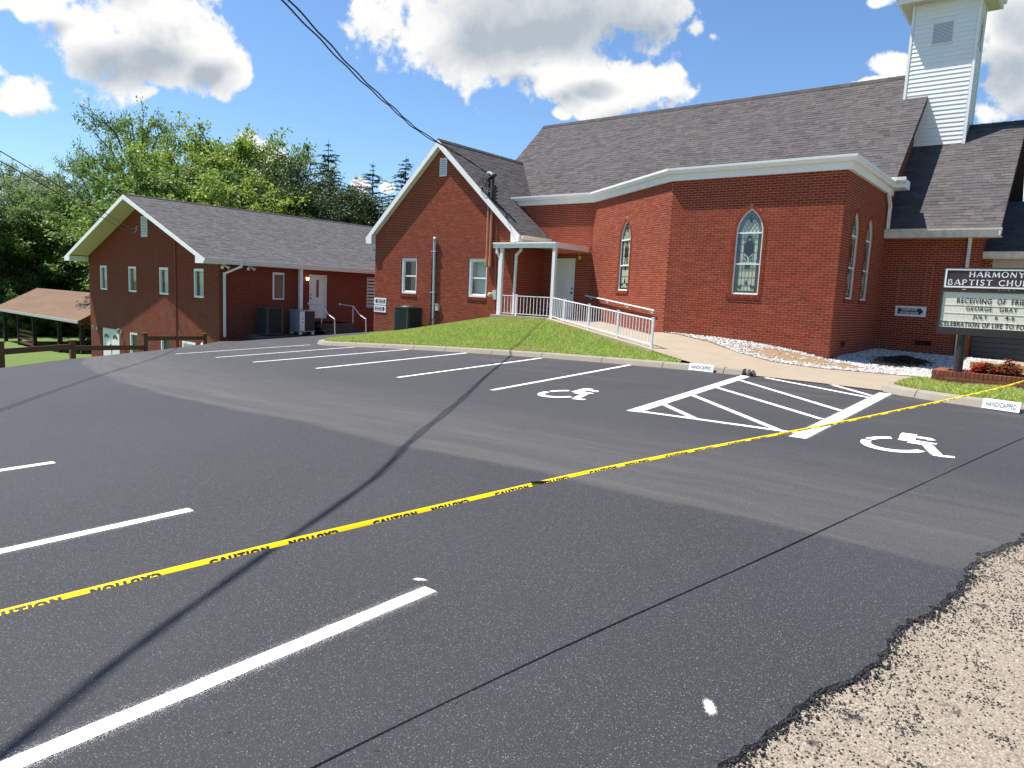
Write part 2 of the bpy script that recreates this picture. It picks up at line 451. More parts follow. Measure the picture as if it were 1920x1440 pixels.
# storm pane over the leaded glass
m = material('storm_glass', (1, 1, 1)); t = NT(m.node_tree)
g = t.node('ShaderNodeBsdfGlossy'); g.inputs['Roughness'].default_value = .02
tr = t.node('ShaderNodeBsdfTransparent'); tr.inputs[0].default_value = (.88, .92, .94, 1)
lw_ = t.node('ShaderNodeLayerWeight'); lw_.inputs[0].default_value = .5
mx = t.node('ShaderNodeMixShader'); t.l.new(t.math('MULTIPLY_ADD', t.math('POWER', lw_.outputs['Facing'], 5), .9, .035, clamp=True), mx.inputs[0]); t.l.new(tr.outputs[0], mx.inputs[1]); t.l.new(g.outputs[0], mx.inputs[2])
t.l.new(mx.outputs[0], [n for n in t.n if n.type == 'OUTPUT_MATERIAL'][0].inputs[0])
material('cream_glass', build=lambda t, P, O, geo: dict(color=t.ramp(t.math('ADD', t.math('MULTIPLY', isl(t, geo), .6), t.math('MULTIPLY', t.noise(P, 7, 4, .7), .4)), [(0, (.50,.54,.40)), (.35, (.66,.66,.46)), (.6, (.55,.60,.50)), (.8, (.72,.62,.34)), (1, (.68,.70,.56))]), rough=.3))
material('glass_border', (.030, .036, .040), .12, spec=.8)
material('glass_motif', (.020, .045, .038), .25)
material('glass_shield', build=lambda t, P, O, geo: dict(color=t.mix(t.noise(P, 14, 3), (.012, .012, .02), (.05, .04, .06)), rough=.3))
material('glass_top', build=lambda t, P, O, geo: dict(color=t.mix(t.noise(P, 5, 3), (.10, .13, .14), (.20, .22, .22)), rough=.15))
material('lead', (.03, .03, .03), .6)
# lit porch lamp
m = material('lamp_lit', (1, .8, .5)); b = m.node_tree.nodes['Principled BSDF']
b.inputs['Emission Color'].default_value = (1, .68, .33, 1); b.inputs['Emission Strength'].default_value = 3.0

def b_asphalt(t, P, O, geo):
    sp = t.node('ShaderNodeSeparateXYZ'); t.l.new(P, sp.inputs[0]); x, y = sp.outputs[0], sp.outputs[1]
    fine = t.noise(P, 210, 3, .75)
    vo = t.voro(P, 150, out='Color'); sv = t.node('ShaderNodeSeparateColor'); t.l.new(vo, sv.inputs[0])
    vd = t.voro(P, 150)
    stone = t.mapr(sv.outputs[0], .62, 1.0); core = t.mapr(vd, .62, .30)
    pale_stone = t.math('MULTIPLY', stone, core)  # pale colour of single stones in the aggregate
    c = t.mix(t.mapr(fine, .3, .72), (.012, .0122, .014), (.044, .0445, .050))
    c = t.mix(t.math('MULTIPLY', pale_stone, .55), c, (.165, .16, .16))
    spk = t.math('MULTIPLY', t.mapr(sv.outputs[1], .94, .975), t.mapr(vd, .5, .3))
    c = t.mix(t.math('MULTIPLY', spk, .6), c, (.34, .33, .31))
    big = t.noise(P, .35, 4, .55); c = t.mix(t.math('MULTIPLY', t.mapr(big, .35, .7), .25), c, (.055, .056, .061))
    med = t.noise(P, 2.3, 4, .6); c = t.mix(t.math('MULTIPLY', t.mapr(med, .5, .75), .2), c, (.028, .028, .030))
    # paving seam, with the dusty traffic lane beyond it streaked along its length
    xl = t.math('MAXIMUM', t.math('SUBTRACT', -8.0, x), 0)
    v0 = t.math('SUBTRACT', t.math('SUBTRACT', y, 5.05), t.math('MULTIPLY', t.math('MULTIPLY', xl, xl), .014))
    v0 = t.math('ADD', v0, t.math('MULTIPLY_ADD', t.noise(P, .5, 3), .5, -.25))
    v = v0
    cb = t.node('ShaderNodeCombineXYZ'); t.set(cb.inputs[0], t.math('MULTIPLY', x, .09)); t.set(cb.inputs[1], v)
    st = t.noise(cb.outputs[0], 2.6, 6, .62); st2 = t.noise(cb.outputs[0], 9, 4, .6)
    lane = t.math('MULTIPLY', t.mapr(v, -.06, .10, 0, 1, True), t.mapr(v, 3.4, .6, .12, 1, True))
    dust = t.math('MULTIPLY', lane, t.math('ADD', t.mapr(st, .32, .66, .25, .75), t.mapr(st2, .5, .72, 0, .3)))
    c = t.mix(t.math('MULTIPLY', dust, .55), c, (.125, .117, .107))
    st3 = t.noise(t.vmath('MULTIPLY', cb.outputs[0], (2.2, 1, 1)), 1.7, 5, .65)
    far = t.math('MULTIPLY', t.mapr(y, 9, 12.5, 0, 1), t.mapr(st3, .5, .68))
    c = t.mix(t.math('MULTIPLY', far, .30), c, (.11, .098, .082))
    # edge roller seam
    bl = t.noise(P, 38, 4, .7)
    h = t.math('ADD', t.math('MULTIPLY', t.math('SUBTRACT', 1, vd), .6), t.math('MULTIPLY', fine, .6))
    return dict(color=c, bump=h, bs=.85, bd=.006, rough=.78)
material('asphalt', build=b_asphalt, spec=.35)
def b_agg(t, P, O, geo):
    vo = t.voro(P, 95, out='Color'); sv = t.node('ShaderNodeSeparateColor'); t.l.new(vo, sv.inputs[0]); vd = t.voro(P, 95)
    c = t.ramp(sv.outputs[0], [(0, (.19,.15,.11)), (.3, (.30,.255,.20)), (.6, (.245,.20,.15)), (.85, (.36,.32,.26)), (1, (.14,.11,.085))])
    c = t.mix(t.mapr(vd, .45, .85), c, (.17, .14, .105))
    n = t.noise(t.vmath('MULTIPLY', P, (1, 1.0, 1)), 8, 6, .72); n2 = t.noise(P, 2.0, 3, .6)
    tar = t.mapr(t.math('ADD', n, t.math('MULTIPLY', n2, .35)), .80, .855)
    c = t.mix(t.math('MULTIPLY', tar, .85), c, (.035, .032, .030))
    big = t.noise(P, 1.4, 4, .6); c = t.mix(t.math('MULTIPLY', t.mapr(big, .45, .75), .35), c, (.21, .165, .12))
    ru = t.noise(P, 3.3, 3, .5); c = t.mix(t.math('MULTIPLY', t.mapr(ru, .70, .76), .8), c, (.16, .07, .035))
    return dict(color=c, bump=t.math('SUBTRACT', 1, vd), bs=.7, bd=.006, rough=.9)
material('exposed_aggregate', build=b_agg, spec=.2)
def b_conc(c0, sc=1.0):
    def f(t, P, O, geo):
        n = t.noise(P, 2.2*sc, 6, .65); s = t.noise(P, 90, 3, .7)
        c = t.mix(n, tuple(x*.80 for x in c0), tuple(x*1.16 for x in c0))
        c = t.mix(t.math('MULTIPLY', t.mapr(s, .55, .8), .35), c, tuple(x*.6 for x in c0))
        dk = t.noise(P, 5*sc, 5, .7); c = t.mix(t.math('MULTIPLY', t.mapr(dk, .6, .8), .35), c, tuple(x*.55 for x in c0))
        return dict(color=c, bump=s, bs=.4, bd=.003, rough=.92)
    return f
material('sidewalk', build=b_conc((.30, .245, .18)), spec=.2)
material('kerb_stone', build=b_conc((.26, .23, .185), 2), spec=.2)
material('ramp_slab', build=b_conc((.33, .28, .215)), spec=.2)
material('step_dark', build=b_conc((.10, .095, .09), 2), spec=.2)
material('yellow_kerb', build=b_conc((.36, .24, .11)), spec=.2)
def b_line(t, P, O, geo):
    n = t.noise(P, 130, 3, .7); e = t.noise(P, 14, 4, .7)
    c = t.mix(t.math('MULTIPLY', t.mapr(n, .60, .74), .45), (.80, .81, .80), (.30, .30, .31))
    c = t.mix(t.math('MULTIPLY', t.mapr(e, .62, .8), .25), c, (.4, .4, .4))
    return dict(color=c, bump=n, bs=.4, bd=.004, rough=.7)
material('line_paint', build=b_line, spec=.3)
def b_over(t, P, O, geo): return dict(color=(.62,.62,.62))
# thin oversprayed paint: only the specks that landed
m = material('overspray', (.6, .6, .6), .8); t = NT(m.node_tree)
geo = t.node('ShaderNodeNewGeometry'); at = t.node('ShaderNodeAttribute'); at.attribute_name = 'fade'
nn = t.noise(geo.outputs['Position'], 260, 3, .8)
al = t.math('GREATER_THAN', t.math('MULTIPLY', at.outputs['Fac'], .62), t.math('MULTIPLY_ADD', nn, 2.2, -.78))
trn = t.node('ShaderNodeBsdfTransparent'); mx = t.node('ShaderNodeMixShader')
t.l.new(al, mx.inputs[0]); t.l.new(trn.outputs[0], mx.inputs[1]); t.l.new(m.node_tree.nodes['Principled BSDF'].outputs[0], mx.inputs[2])
t.l.new(mx.outputs[0], [n for n in t.n if n.type == 'OUTPUT_MATERIAL'][0].inputs[0])
def b_ground(t, P, O, geo):
    n = t.noise(P, 1.2, 5, .6); f = t.noise(P, 26, 4, .7)
    c = t.mix(n, (.095, .145, .038), (.16, .215, .062)); c = t.mix(t.math('MULTIPLY', t.mapr(f, .4, .75), .6), c, (.035, .085, .012))
    y = t.noise(P, .35, 3, .5); c = t.mix(t.math('MULTIPLY', t.mapr(y, .5, .75), .4), c, (.15, .15, .06))
    return dict(color=c, bump=f, bs=.9, bd=.04, rough=.95)
material('grass_ground', build=b_ground, spec=.1)
def b_blade(t, P, O, geo):
    r = geo.outputs['Random Per Island']; n = t.noise(P, 1.1, 4, .6); m2 = t.noise(P, 5, 3, .6)
    c = t.ramp(r, [(0, (.25,.35,.060)), (.4, (.34,.46,.080)), (.75, (.44,.55,.12)), (1, (.56,.58,.20))])
    c = t.mix(t.math('MULTIPLY', t.mapr(n, .46, .68), .75), c, (.50, .44, .17))
    c = t.mix(t.math('MULTIPLY', t.mapr(m2, .55, .8), .35), c, (.10, .21, .025))
    return dict(color=c, rough=.7)
material('grass_blade', build=b_blade, transl=.35, spec=.25)
def b_soil(t, P, O, geo):
    n = t.noise(P, 3, 5, .6); f = t.noise(P, 60, 3, .7)
    return dict(color=t.mix(f, t.mix(n, (.17,.10,.055), (.33,.23,.14)), (.25,.16,.09)), bump=f, bs=.6, bd=.01, rough=.95)
material('soil', build=b_soil, spec=.1)
material('stone_white', build=lambda t, P, O, geo: dict(color=t.ramp(isl(t, geo), [(0, (.28,.26,.23)), (.35, (.46,.45,.42)), (.8, (.62,.61,.58)), (1, (.34,.27,.20))]), rough=.85))
def leafmat(name, cols, tr=.4):
    def f(t, P, O, geo):
        oi = t.node('ShaderNodeObjectInfo'); r = geo.outputs['Random Per Island']
        c = t.ramp(r, cols); n = t.noise(P, .55, 3, .6)
        c = t.mix(t.math('MULTIPLY', t.mapr(n, .35, .7), .45), c, cols[0][1])
        c = t.mix(t.math('MULTIPLY', oi.outputs['Random'], .3), c, cols[-1][1])
        return dict(color=c, rough=.55)
    material(name, build=f, transl=tr, spec=.35)
leafmat('leaf_mid', [(0, (.080,.150,.028)), (.5, (.135,.23,.040)), (1, (.23,.33,.070))])
leafmat('leaf_light', [(0, (.13,.21,.026)), (.5, (.22,.32,.040)), (1, (.34,.42,.070))])
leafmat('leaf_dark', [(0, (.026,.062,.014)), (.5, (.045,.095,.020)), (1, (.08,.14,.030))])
leafmat('leaf_hazed', [(0, (.15,.21,.09)), (.5, (.20,.27,.12)), (1, (.26,.32,.17))])  # haze of the far trees put into a lighter leaf colour
leafmat('needle', [(0, (.030,.068,.032)), (.5, (.052,.105,.046)), (1, (.085,.15,.060))], .2)
leafmat('needle_dark', [(0, (.026,.055,.016)), (.5, (.048,.088,.024)), (1, (.095,.14,.034))], .2)
leafmat('coleus_red', [(0, (.30,.010,.010)), (.55, (.48,.022,.015)), (.8, (.42,.10,.03)), (1, (.20,.24,.04))], .3)
leafmat('weed_green', [(0, (.07,.15,.02)), (1, (.15,.26,.04))], .3)
material('bark', build=lambda t, P, O, geo: dict(color=t.mix(t.noise(t.vmath('MULTIPLY', P, (1, 1, .2)), 9, 4), (.05,.038,.028), (.13,.105,.08)), rough=.95), spec=.1)
def b_wood(c0):
    def f(t, P, O, geo):
        n = t.noise(t.vmath('MULTIPLY', P, (1, 1, 1)), 14, 5, .7); r = isl(t, geo)
        c = t.mix(n, tuple(x*.65 for x in c0), tuple(x*1.25 for x in c0)); c = t.mix(t.math('MULTIPLY', r, .4), c, tuple(x*.7 for x in c0))
        return dict(color=c, bump=n, bs=.3, bd=.004, rough=.85)
    return f
material('wood_brown', build=b_wood((.15, .078, .048)), spec=.2)
material('wood_dark', build=b_wood((.035, .028, .024)), spec=.2)
material('wood_grey', build=b_wood((.085, .085, .082)), spec=.2)
def b_rustroof(t, P, O, geo):
    n = t.noise(t.vmath('MULTIPLY', P, (.5, 2, 2)), .8, 5, .65); n2 = t.noise(P, 5, 4, .6)
    c = t.mix(n, (.10, .062, .042), (.20, .13, .088)); c = t.mix(t.math('MULTIPLY', t.mapr(n2, .62, .75), .3), c, (.34, .29, .24))
    return dict(color=c, rough=.9)
material('old_roof', build=b_rustroof, spec=.15)
material('tape_yellow', build=lambda t, P, O, geo: dict(color=t.mix(t.math('MULTIPLY', t.mapr(t.noise(P, 9, 4, .7), .5, .8), .25), (.86, .60, .002), (.66, .40, .004)), rough=.5), spec=.2)
material('tape_black', (.012, .012, .010), .5)
material('cable', (.010, .010, .012), .6)
material('pole_wood', build=b_wood((.12, .085, .06)), spec=.1)

# ------------------------------------------------------------------ terrain, lot, walks
EDGE = [(-0.137,6.175),(-0.17,5.941),(-0.342,5.413),(-0.363,5.084),(-0.391,4.621),(-0.441,4.217),(-0.515,4.028),(-0.542,3.825),(-0.551,3.479),(-0.597,3.234),(-0.678,3.04),(-0.735,2.707),(-0.77,2.499),(-0.814,2.307),(-.86,1.9),(-.95,1.2),(-1.05,.3),(-1.3,-2),(-1.7,-8)]
def ragged(pts, step, amp, seed):
    rr = random.Random(seed); out = []
    for (a, b) in zip(pts[:-1], pts[1:]):
        L = math.hypot(b[0]-a[0], b[1]-a[1]); n = max(1, int(L/step))
        for i in range(n):
            f = i/n; out.append((a[0]+(b[0]-a[0])*f+rr.gauss(0, amp), a[1]+(b[1]-a[1])*f+rr.gauss(0, amp)))
    out.append(pts[-1]); return out
# terrain sheet, large enough to reach the horizon
xs = sorted(set([-900,-500,-300,-200,-150,-120]+[-100+2*i for i in range(20)]+[-60+.8*i for i in range(96)]+[18,22,28,36,50,80,140,260,500,900]))
ys = sorted(set([-600,-300,-150,-80,-45,-30,-22]+[-16+.8*i for i in range(80)]+[50,54,60,68,78,90,110,140,200,320,600,1100]))
mb = MB(); nx, ny = len(xs), len(ys)
for x in xs:
    for y in ys: mb.v.append((x, y, terrain(x, y)+.04*math.sin(x*.7)*math.sin(y*.6+1)*(1 if (x < -32 or y > 40) else 0)))
for i in range(nx-1):
    for j in range(ny-1):
        a = i*ny+j; mb.f.append((a, a+ny, a+ny+1, a+1)); mb.mi.append(0)
obj('ground', mb, 'grass_ground', smooth=True, origin=(0, 0, 0), kind='structure')
# concrete of the road shoulder where the camera stands
edge_r = ragged(EDGE, .045, .011, 3)
road_poly = [(-.35, 6.6), (.1, 8), (.9, 10), (3, 12.0), (14, 11), (14, -12), (-2.6, -12), (-2.2, -8), (-1.6, -2), (-1.45, .3), (-1.3, 1.2), (-1.2, 2.3), (-1.0, 3.2), (-.85, 4.2), (-.75, 5.1)]
tri_sheet('road_shoulder', road_poly, gz, .5, 'exposed_aggregate', dz=-.016)
# asphalt lot
left = [(-17.5,-8),(-18.6,1),(-20.5,5.4),(-22.3,7.3),(-23.3,8.95),(-24.5,11.1),(-27.2,14.1),(-29.86,16.1),(-29.97,16.3),(-29.97,36)]
back = [(-20.3,36),(-20.3,17.2),(-21.2,16.2),(-20.8,15.2),(-20.0,14.45),(-18,14.3),(-5.15,14.22),(-5.05,14.1),(-3.8,13.9),(-2.5,13.65),(-2.2,13.45),(-1.5,13.08),(-.9,12.9),(-.4,12.75),(3,11.9)]
lot = left+back+ragged([(.9,9.6),(.1,7.6),(-0.137,6.175)], .05, .012, 9)[:-1]+edge_r
asph = tri_sheet('asphalt_lot', lot, gz, .45, 'asphalt')
# thick crumbly edge of the asphalt lift
mb = MB()
rr = random.Random(5)
for (a, b) in zip(edge_r[:-1], edge_r[1:]):
    za, zb = gz(*a), gz(*b); mb.add([(a[0], a[1], za), (b[0], b[1], zb), (b[0]+.022, b[1]-.004, zb-.018), (a[0]+.022, a[1]-.004, za-.018)], [(0,1,2,3),(3,2,1,0)])
obj('asphalt_edge', mb, 'asphalt', kind='structure', origin=(-.7, 3, -1.7))
def stones(mb, pts, smin, smax, zf, seed, flat=.6, seg=5, sink=.25):
    rr = random.Random(seed)
    for (x, y) in pts:
        s = rr.uniform(smin, smax); z = zf(x, y)-s*sink*flat; an = rr.uniform(0, 6.28); ar = rr.uniform(.55, 1)
        o = len(mb.v)
        for ring, (rz, rk) in enumerate(((0, .8), (.55, 1.0), (1.0, .5))):
            for k in range(seg):
                a = 2*math.pi*k/seg+ring*.4; rx = math.cos(a)*s*.5*rk*rr.uniform(.8, 1.15); ry = math.sin(a)*s*.5*rk*ar*rr.uniform(.8, 1.15)
                mb.v.append((x+rx*math.cos(an)-ry*math.sin(an), y+rx*math.sin(an)+ry*math.cos(an), z+rz*s*flat*rr.uniform(.8, 1.1)))
        for q in range(2):
            for k in range(seg):
                k2 = (k+1) % seg; mb.f.append((o+q*seg+k, o+q*seg+k2, o+(q+1)*seg+k2, o+(q+1)*seg+k)); mb.mi.append(0)
        mb.f.append(tuple(o+2*seg+k for k in range(seg))); mb.mi.append(0)
# loose asphalt crumbs along the ragged edge and over the concrete
mb = MB(); pts = []
for _ in range(9500):
    a = rr.choice(edge_r); pts.append((a[0]+rr.gauss(.004, .030), a[1]+rr.gauss(0, .03)))
stones(mb, pts, .005, .018, lambda x, y: gz(x, y)-.008, 2, .8, 5)
pts = []
while len(pts) < 5200:
    y = rr.uniform(1.4, 7.5); ex = np.interp(y, [p[1] for p in reversed(EDGE)], [p[0] for p in reversed(EDGE)])
    pts.append((ex+abs(rr.gauss(0, .28))+.01, y))
stones(mb, pts, .004, .013, lambda x, y: gz(x, y)-.016, 4, .7, 5)
cl = []
for _ in range(70):
    y = rr.uniform(1.6, 6.5); ex = float(np.interp(y, [p[1] for p in reversed(EDGE)], [p[0] for p in reversed(EDGE)]))
    cx, cy = ex+abs(rr.gauss(.15, .45)), y
    for _k in range(rr.randint(12, 60)): cl.append((cx+rr.gauss(0, .035), cy+rr.gauss(0, .025)))
stones(mb, cl, .004, .012, lambda x, y: gz(x, y)-.016, 6, .6, 5)
tag(obj('asphalt_crumbs', mb, 'asphalt', origin=(-.5, 3, -1.7)), 'loose black asphalt crumbs scattered along the ragged edge of the new pavement', 'gravel', kind='stuff')
# pale aggregate stones standing out of the old concrete
mb = MB(); pts = []
for _ in range(9000):
    y = 1.5+rr.random()**1.3*6; ex = float(np.interp(y, [p[1] for p in reversed(EDGE)], [p[0] for p in reversed(EDGE)]))
    pts.append((ex+.03+rr.random()*1.7, y))
stones(mb, pts, .005, .013, lambda x, y: gz(x, y)-.017, 8, .5, 5, .5)
tag(obj('aggregate_stones', mb, 'exposed_aggregate', origin=(0, 3, -1.7)), 'tan pebbles showing in the worn concrete of the road shoulder', 'gravel', kind='stuff')

# sidewalk and ramp slabs
side_poly = [(-8.3,16.05),(-7.2,15.3),(-6.5,14.6),(-6.2,14.32),(-5.15,14.22),(-5.05,14.1),(-3.8,13.9),(-2.5,13.65),(-2.3,13.8),(-2.1,15),(-2.06,15.9),(4,16.0),(4,24.6),(-1.3,24.6),(-1.3,17.4),(-2.2,17.4),(-3.5,17.1),(-4.6,16.7),(-5.6,16.75),(-6.6,17.3),(-7.8,18.2),(-9.2,19.0),(-9.68,19.1),(-9.9,18.95),(-8.62,16.5)]
tri_sheet('sidewalk', side_poly, walk, .35, 'sidewalk', dz=.012)
def on_ramp(x, y):
    t_ = (x+14.5)*RD[0]+(y-20.15)*RD[1]
    return min(-.822, ramp_z(max(0, t_)))
ramp_poly = [(-14.62,19.98),(-8.35,16.09),(-8.62,16.5),(-9.9,18.95),(-9.68,19.08),(-14.28,22.18),(-16.48,22.18),(-16.48,20.62),(-17.25,20.5),(-17.25,19.98)]
tri_sheet('ramp', ramp_poly, on_ramp, .35, 'ramp_slab', dz=.016)
mb = MB()      # slab edge seen over the lawn
e = [(-17.25, 19.98), (-14.62, 19.98), (-8.35, 16.09)]
for a, b in zip(e[:-1], e[1:]):
    n = 8
    for i in range(n):
        p = (a[0]+(b[0]-a[0])*i/n, a[1]+(b[1]-a[1])*i/n); q = (a[0]+(b[0]-a[0])*(i+1)/n, a[1]+(b[1]-a[1])*(i+1)/n)
        zp, zq = on_ramp(*p)+.016, on_ramp(*q)+.016
        mb.add([(p[0], p[1], zp-.4), (q[0], q[1], zq-.4), (q[0], q[1], zq), (p[0], p[1], zp)], [(0,1,2,3)])
obj('ramp_edge', mb, 'ramp_slab', kind='structure', origin=(-12, 18, -1.3))
# gravel bed by the church wall and the bare soil in it
gravel_poly = [(-9.66,19.08),(-9.2,19.0),(-7.8,18.2),(-6.6,17.3),(-5.6,16.75),(-4.6,16.7),(-3.5,17.1),(-2.2,17.4),(-1.3,17.4),(-1.3,24.15),(-4.9,24.15),(-4.9,19.08)]
tri_sheet('gravel_bed', gravel_poly, walk, .35, 'soil', dz=.02)
def inpoly_pts(poly, n, seed, dens=None):
    rr = random.Random(seed); xs_ = [p[0] for p in poly]; ys_ = [p[1] for p in poly]; out = []
    while len(out) < n:
        x = rr.uniform(min(xs_), max(xs_)); y = rr.uniform(min(ys_), max(ys_))
        if inside(x, y, poly) and (dens is None or rr.random() < dens(x, y)): out.append((x, y))
    return out
def gd(x, y):
    d1 = math.hypot((x+5.1)/1.6, (y-18.0)/.85); d2 = math.hypot((x+3.6)/.8, (y-20.8)/1.5)
    return .06+.94*min(1, max(0, (d1-.75)*2.2))*min(1, max(0, (d2-.7)*2))
mb = MB(); stones(mb, inpoly_pts(gravel_poly, 10500, 31, gd), .035, .085, lambda x, y: walk(x, y)+.022, 12, .5)
tag(obj('white_gravel', mb, 'stone_white', origin=(-4.5, 19, -1.3)), 'white landscaping stones spread along the foot of the church wall', 'gravel', kind='stuff')
# heap of leaf litter in the shaded corner
mb = MB()
for _ in range(2600):
    a_ = rr.uniform(0, 6.28); q = abs(rr.gauss(0, .5)); x = -3.55+math.cos(a_)*q*.75; y = 21.3+math.sin(a_)*q*1.15; z = walk(x, y)+.03+.14*math.exp(-q*q*3.2)*rr.uniform(.6, 1.05); l = rr.uniform(.03, .07); b_ = rr.uniform(0, 6.28); tz = rr.uniform(-.5, .5)*l
    c_, s_ = math.cos(b_)*l, math.sin(b_)*l
    mb.add([(x-c_, y-s_, z), (x+s_*.4, y-c_*.4, z+tz*.5), (x+c_, y+s_, z+tz), (x-s_*.4, y+c_*.4, z+.01)], [(0,1,2,3)])
material('dead_leaf', build=lambda t, P, O, geo: dict(color=t.ramp(isl(t, geo), [(0, (.02,.014,.010)), (.6, (.06,.040,.024)), (1, (.12,.08,.045))]), rough=.9))
tag(obj('leaf_litter', mb, 'dead_leaf'), 'dark heap of dead leaves on the shaded white stones', 'leaf pile', kind='stuff')

# kerbs: each cast length is its own stone
def kerb(name, path, cuts, label=None):
    kr = bpy.data.objects.new(name, None); link(kr); kr.location = (path[0][0], path[0][1], gz(*path[0])); kr['kind'] = 'structure'; WL[kr.name] = Vector(kr.location)
    P = [Vector((p[0], p[1], 0)) for p in path]; L = [0]
    for a, b in zip(P[:-1], P[1:]): L.append(L[-1]+(b-a).length)
    def at(s):
        s = max(0, min(L[-1], s))
        for i in range(len(P)-1):
            if s <= L[i+1] or i == len(P)-2:
                f = (s-L[i])/(L[i+1]-L[i]); return P[i].lerp(P[i+1], f)
    def nrm(s):
        d = (at(s+.15)-at(s-.15)).normalized(); return Vector((-d.y, d.x, 0))
    s = 0; k = 0
    while s < L[-1]-.02:
        e = min(L[-1], s+cuts*rr.uniform(.8, 1.2)); mb = MB(); m_ = 6; jit = rr.uniform(-.006, .006)
        prof = [(0, -.06), (.0, .0), (.05, .10), (.075, .122), (.11, .13), (.22, .13), (.24, .11), (.24, -.06)]
        for i in range(m_+1):
            q = s+.008+(e-s-.016)*i/m_; p = at(q); nn = nrm(q); z = gz(p.x, p.y)
            for (d, h) in prof: mb.v.append((p.x+nn.x*(d+jit), p.y+nn.y*(d+jit), z+h+jit*.4))
        c = len(prof)
        for i in range(m_):
            for j in range(c):
                j2 = (j+1) % c; a = i*c+j; b = i*c+j2; mb.f.append((a, b, b+c, a+c)); mb.mi.append(0)
        mb.f.append(tuple(range(c))); mb.f.append(tuple(reversed(range(m_*c, (m_+1)*c)))); mb.mi += [0, 0]
        # normals outward
        mb.f = [tuple(reversed(f)) for f in mb.f]
        obj('kerb_length', mb, 'kerb_stone', kr); s = e; k += 1
    return kr
k1 = [(-22.3,17.4),(-22.0,16.4),(-21.55,15.6),(-20.9,14.9),(-20.1,14.45),(-19,14.25),(-17,14.15),(-14,14.17),(-11,14.2),(-8.5,14.15),(-6.6,14.1),(-5.25,14.05)]
kerb('kerb', k1, 1.5)
k2 = [(-2.72,14.3),(-2.66,13.85),(-2.5,13.55),(-2.2,13.33),(-1.7,13.1),(-1.2,12.95),(-.5,12.72),(.6,12.45),(3.2,11.8)]
kerb('kerb', k2, 1.6)
# lawns
lawn_poly = [(-20.0,14.62),(-17,14.36),(-14,14.38),(-11,14.41),(-8.5,14.37),(-6.75,14.32),(-7.2,15.3),(-8.3,16.05),(-8.4,16.07),(-11.5,18.0),(-14.64,19.97),(-17.24,19.97),(-17.24,20.54),(-24.7,20.54),(-23.2,18.4),(-22.05,17.3),(-21.78,16.5),(-21.35,15.75),(-20.75,15.1)]
tri_sheet('lawn', lawn_poly, lawnf, .35, 'grass_ground', dz=-.01)
def strip(x, y): return gz(x, y)+.115+.015*math.sin(x*5)
lawn2 = [(-2.46,14.35),(-2.42,13.95),(-2.26,13.72),(-2.05,13.56),(-1.6,13.33),(-1.1,13.18),(-.4,12.95),(.7,12.68),(3.3,12.02),(6,12.0),(6,15.9),(.7,15.9),(.7,14.98),(-2.02,14.98),(-2.06,15.3),(-2.35,15.1)]
tri_sheet('lawn', lawn2, strip, .3, 'grass_ground', dz=-.01)
def grass(name, poly, zf, n, seed, h0, h1, label, dens=None):
    rr = random.Random(seed); mb = MB()
    for (x, y) in inpoly_pts(poly, n, seed, dens):
        z = zf(x, y)-.012; h = rr.uniform(h0, h1); a = rr.uniform(0, 6.283); w = rr.uniform(.004, .009); lx, ly = rr.gauss(0, .45)*h, rr.gauss(0, .45)*h
        ca, sa = math.cos(a)*w, math.sin(a)*w; o = len(mb.v)
        mb.v += [(x-ca, y-sa, z), (x+ca, y+sa, z), (x+ca*.7+lx*.45, y+sa*.7+ly*.45, z+h*.6), (x-ca*.7+lx*.45, y-sa*.7+ly*.45, z+h*.6), (x+lx, y+ly, z+h)]
        mb.f += [(o, o+1, o+2, o+3), (o+3, o+2, o+4)]; mb.mi += [0, 0]
    o = obj(name, mb, 'grass_blade', origin=(poly[0][0], poly[0][1], zf(*poly[0])))
    tag(o, label, 'grass', kind='stuff'); return o
grass('grass', lawn_poly, lawnf, 95000, 41, .035, .085, 'sunlit mown grass on the mound in front of the church porch')
grass('grass', lawn2, strip, 26000, 42, .03, .08, 'narrow strip of bright grass between the brick planter and the kerb', lambda x, y: 1 if x < 1.5 else .1)

# painted lines: sheets lying 4 mm above the asphalt
def stripe(path, w, name='parking_line', halo=True, dz=.004, seed=0):
    rr = random.Random(seed); a = Vector((path[0][0], path[0][1], 0)); b = Vector((path[1][0], path[1][1], 0)); d = (b-a); L = d.length; d.normalize(); n = Vector((-d.y, d.x, 0))
    mb = MB(); m_ = max(4, int(L/.07))
    for i in range(m_+1):
        p = a+d*L*i/m_; wl = w/2+rr.gauss(0, .0022); wr = w/2+rr.gauss(0, .0022)
        for q in (p-n*wr, p, p+n*wl): mb.v.append((q.x, q.y, gz(q.x, q.y)+dz))
    for i in range(m_):
        for j in range(2):
            o = i*3+j; mb.f.append((o, o+3, o+4, o+1)); mb.mi.append(0)
    ob = obj(name, mb, 'line_paint')
    if halo:
        hb = MB(); fade = []; rows = [(-w/2-.05, 0), (-w/2-.018, .14), (-w/2, .40), (w/2, .40), (w/2+.018, .14), (w/2+.05, 0)]
        m2 = max(2, int(L/.25))
        for i in range(m2+1):
            p = a+d*L*i/m2
            for (o_, f_) in rows: q = p+n*o_; hb.v.append((q.x, q.y, gz(q.x, q.y)+dz-.002)); fade.append(f_)
        c = len(rows)
        for i in range(m2):
            for j in range(c-1): o = i*c+j; hb.f.append((o, o+c, o+c+1, o+1)); hb.mi.append(0)
        hh = obj('overspray', hb, 'overspray', ob)
        at = hh.data.attributes.new('fade', 'FLOAT', 'POINT'); at.data.foreach_set('value', fade)
    return ob
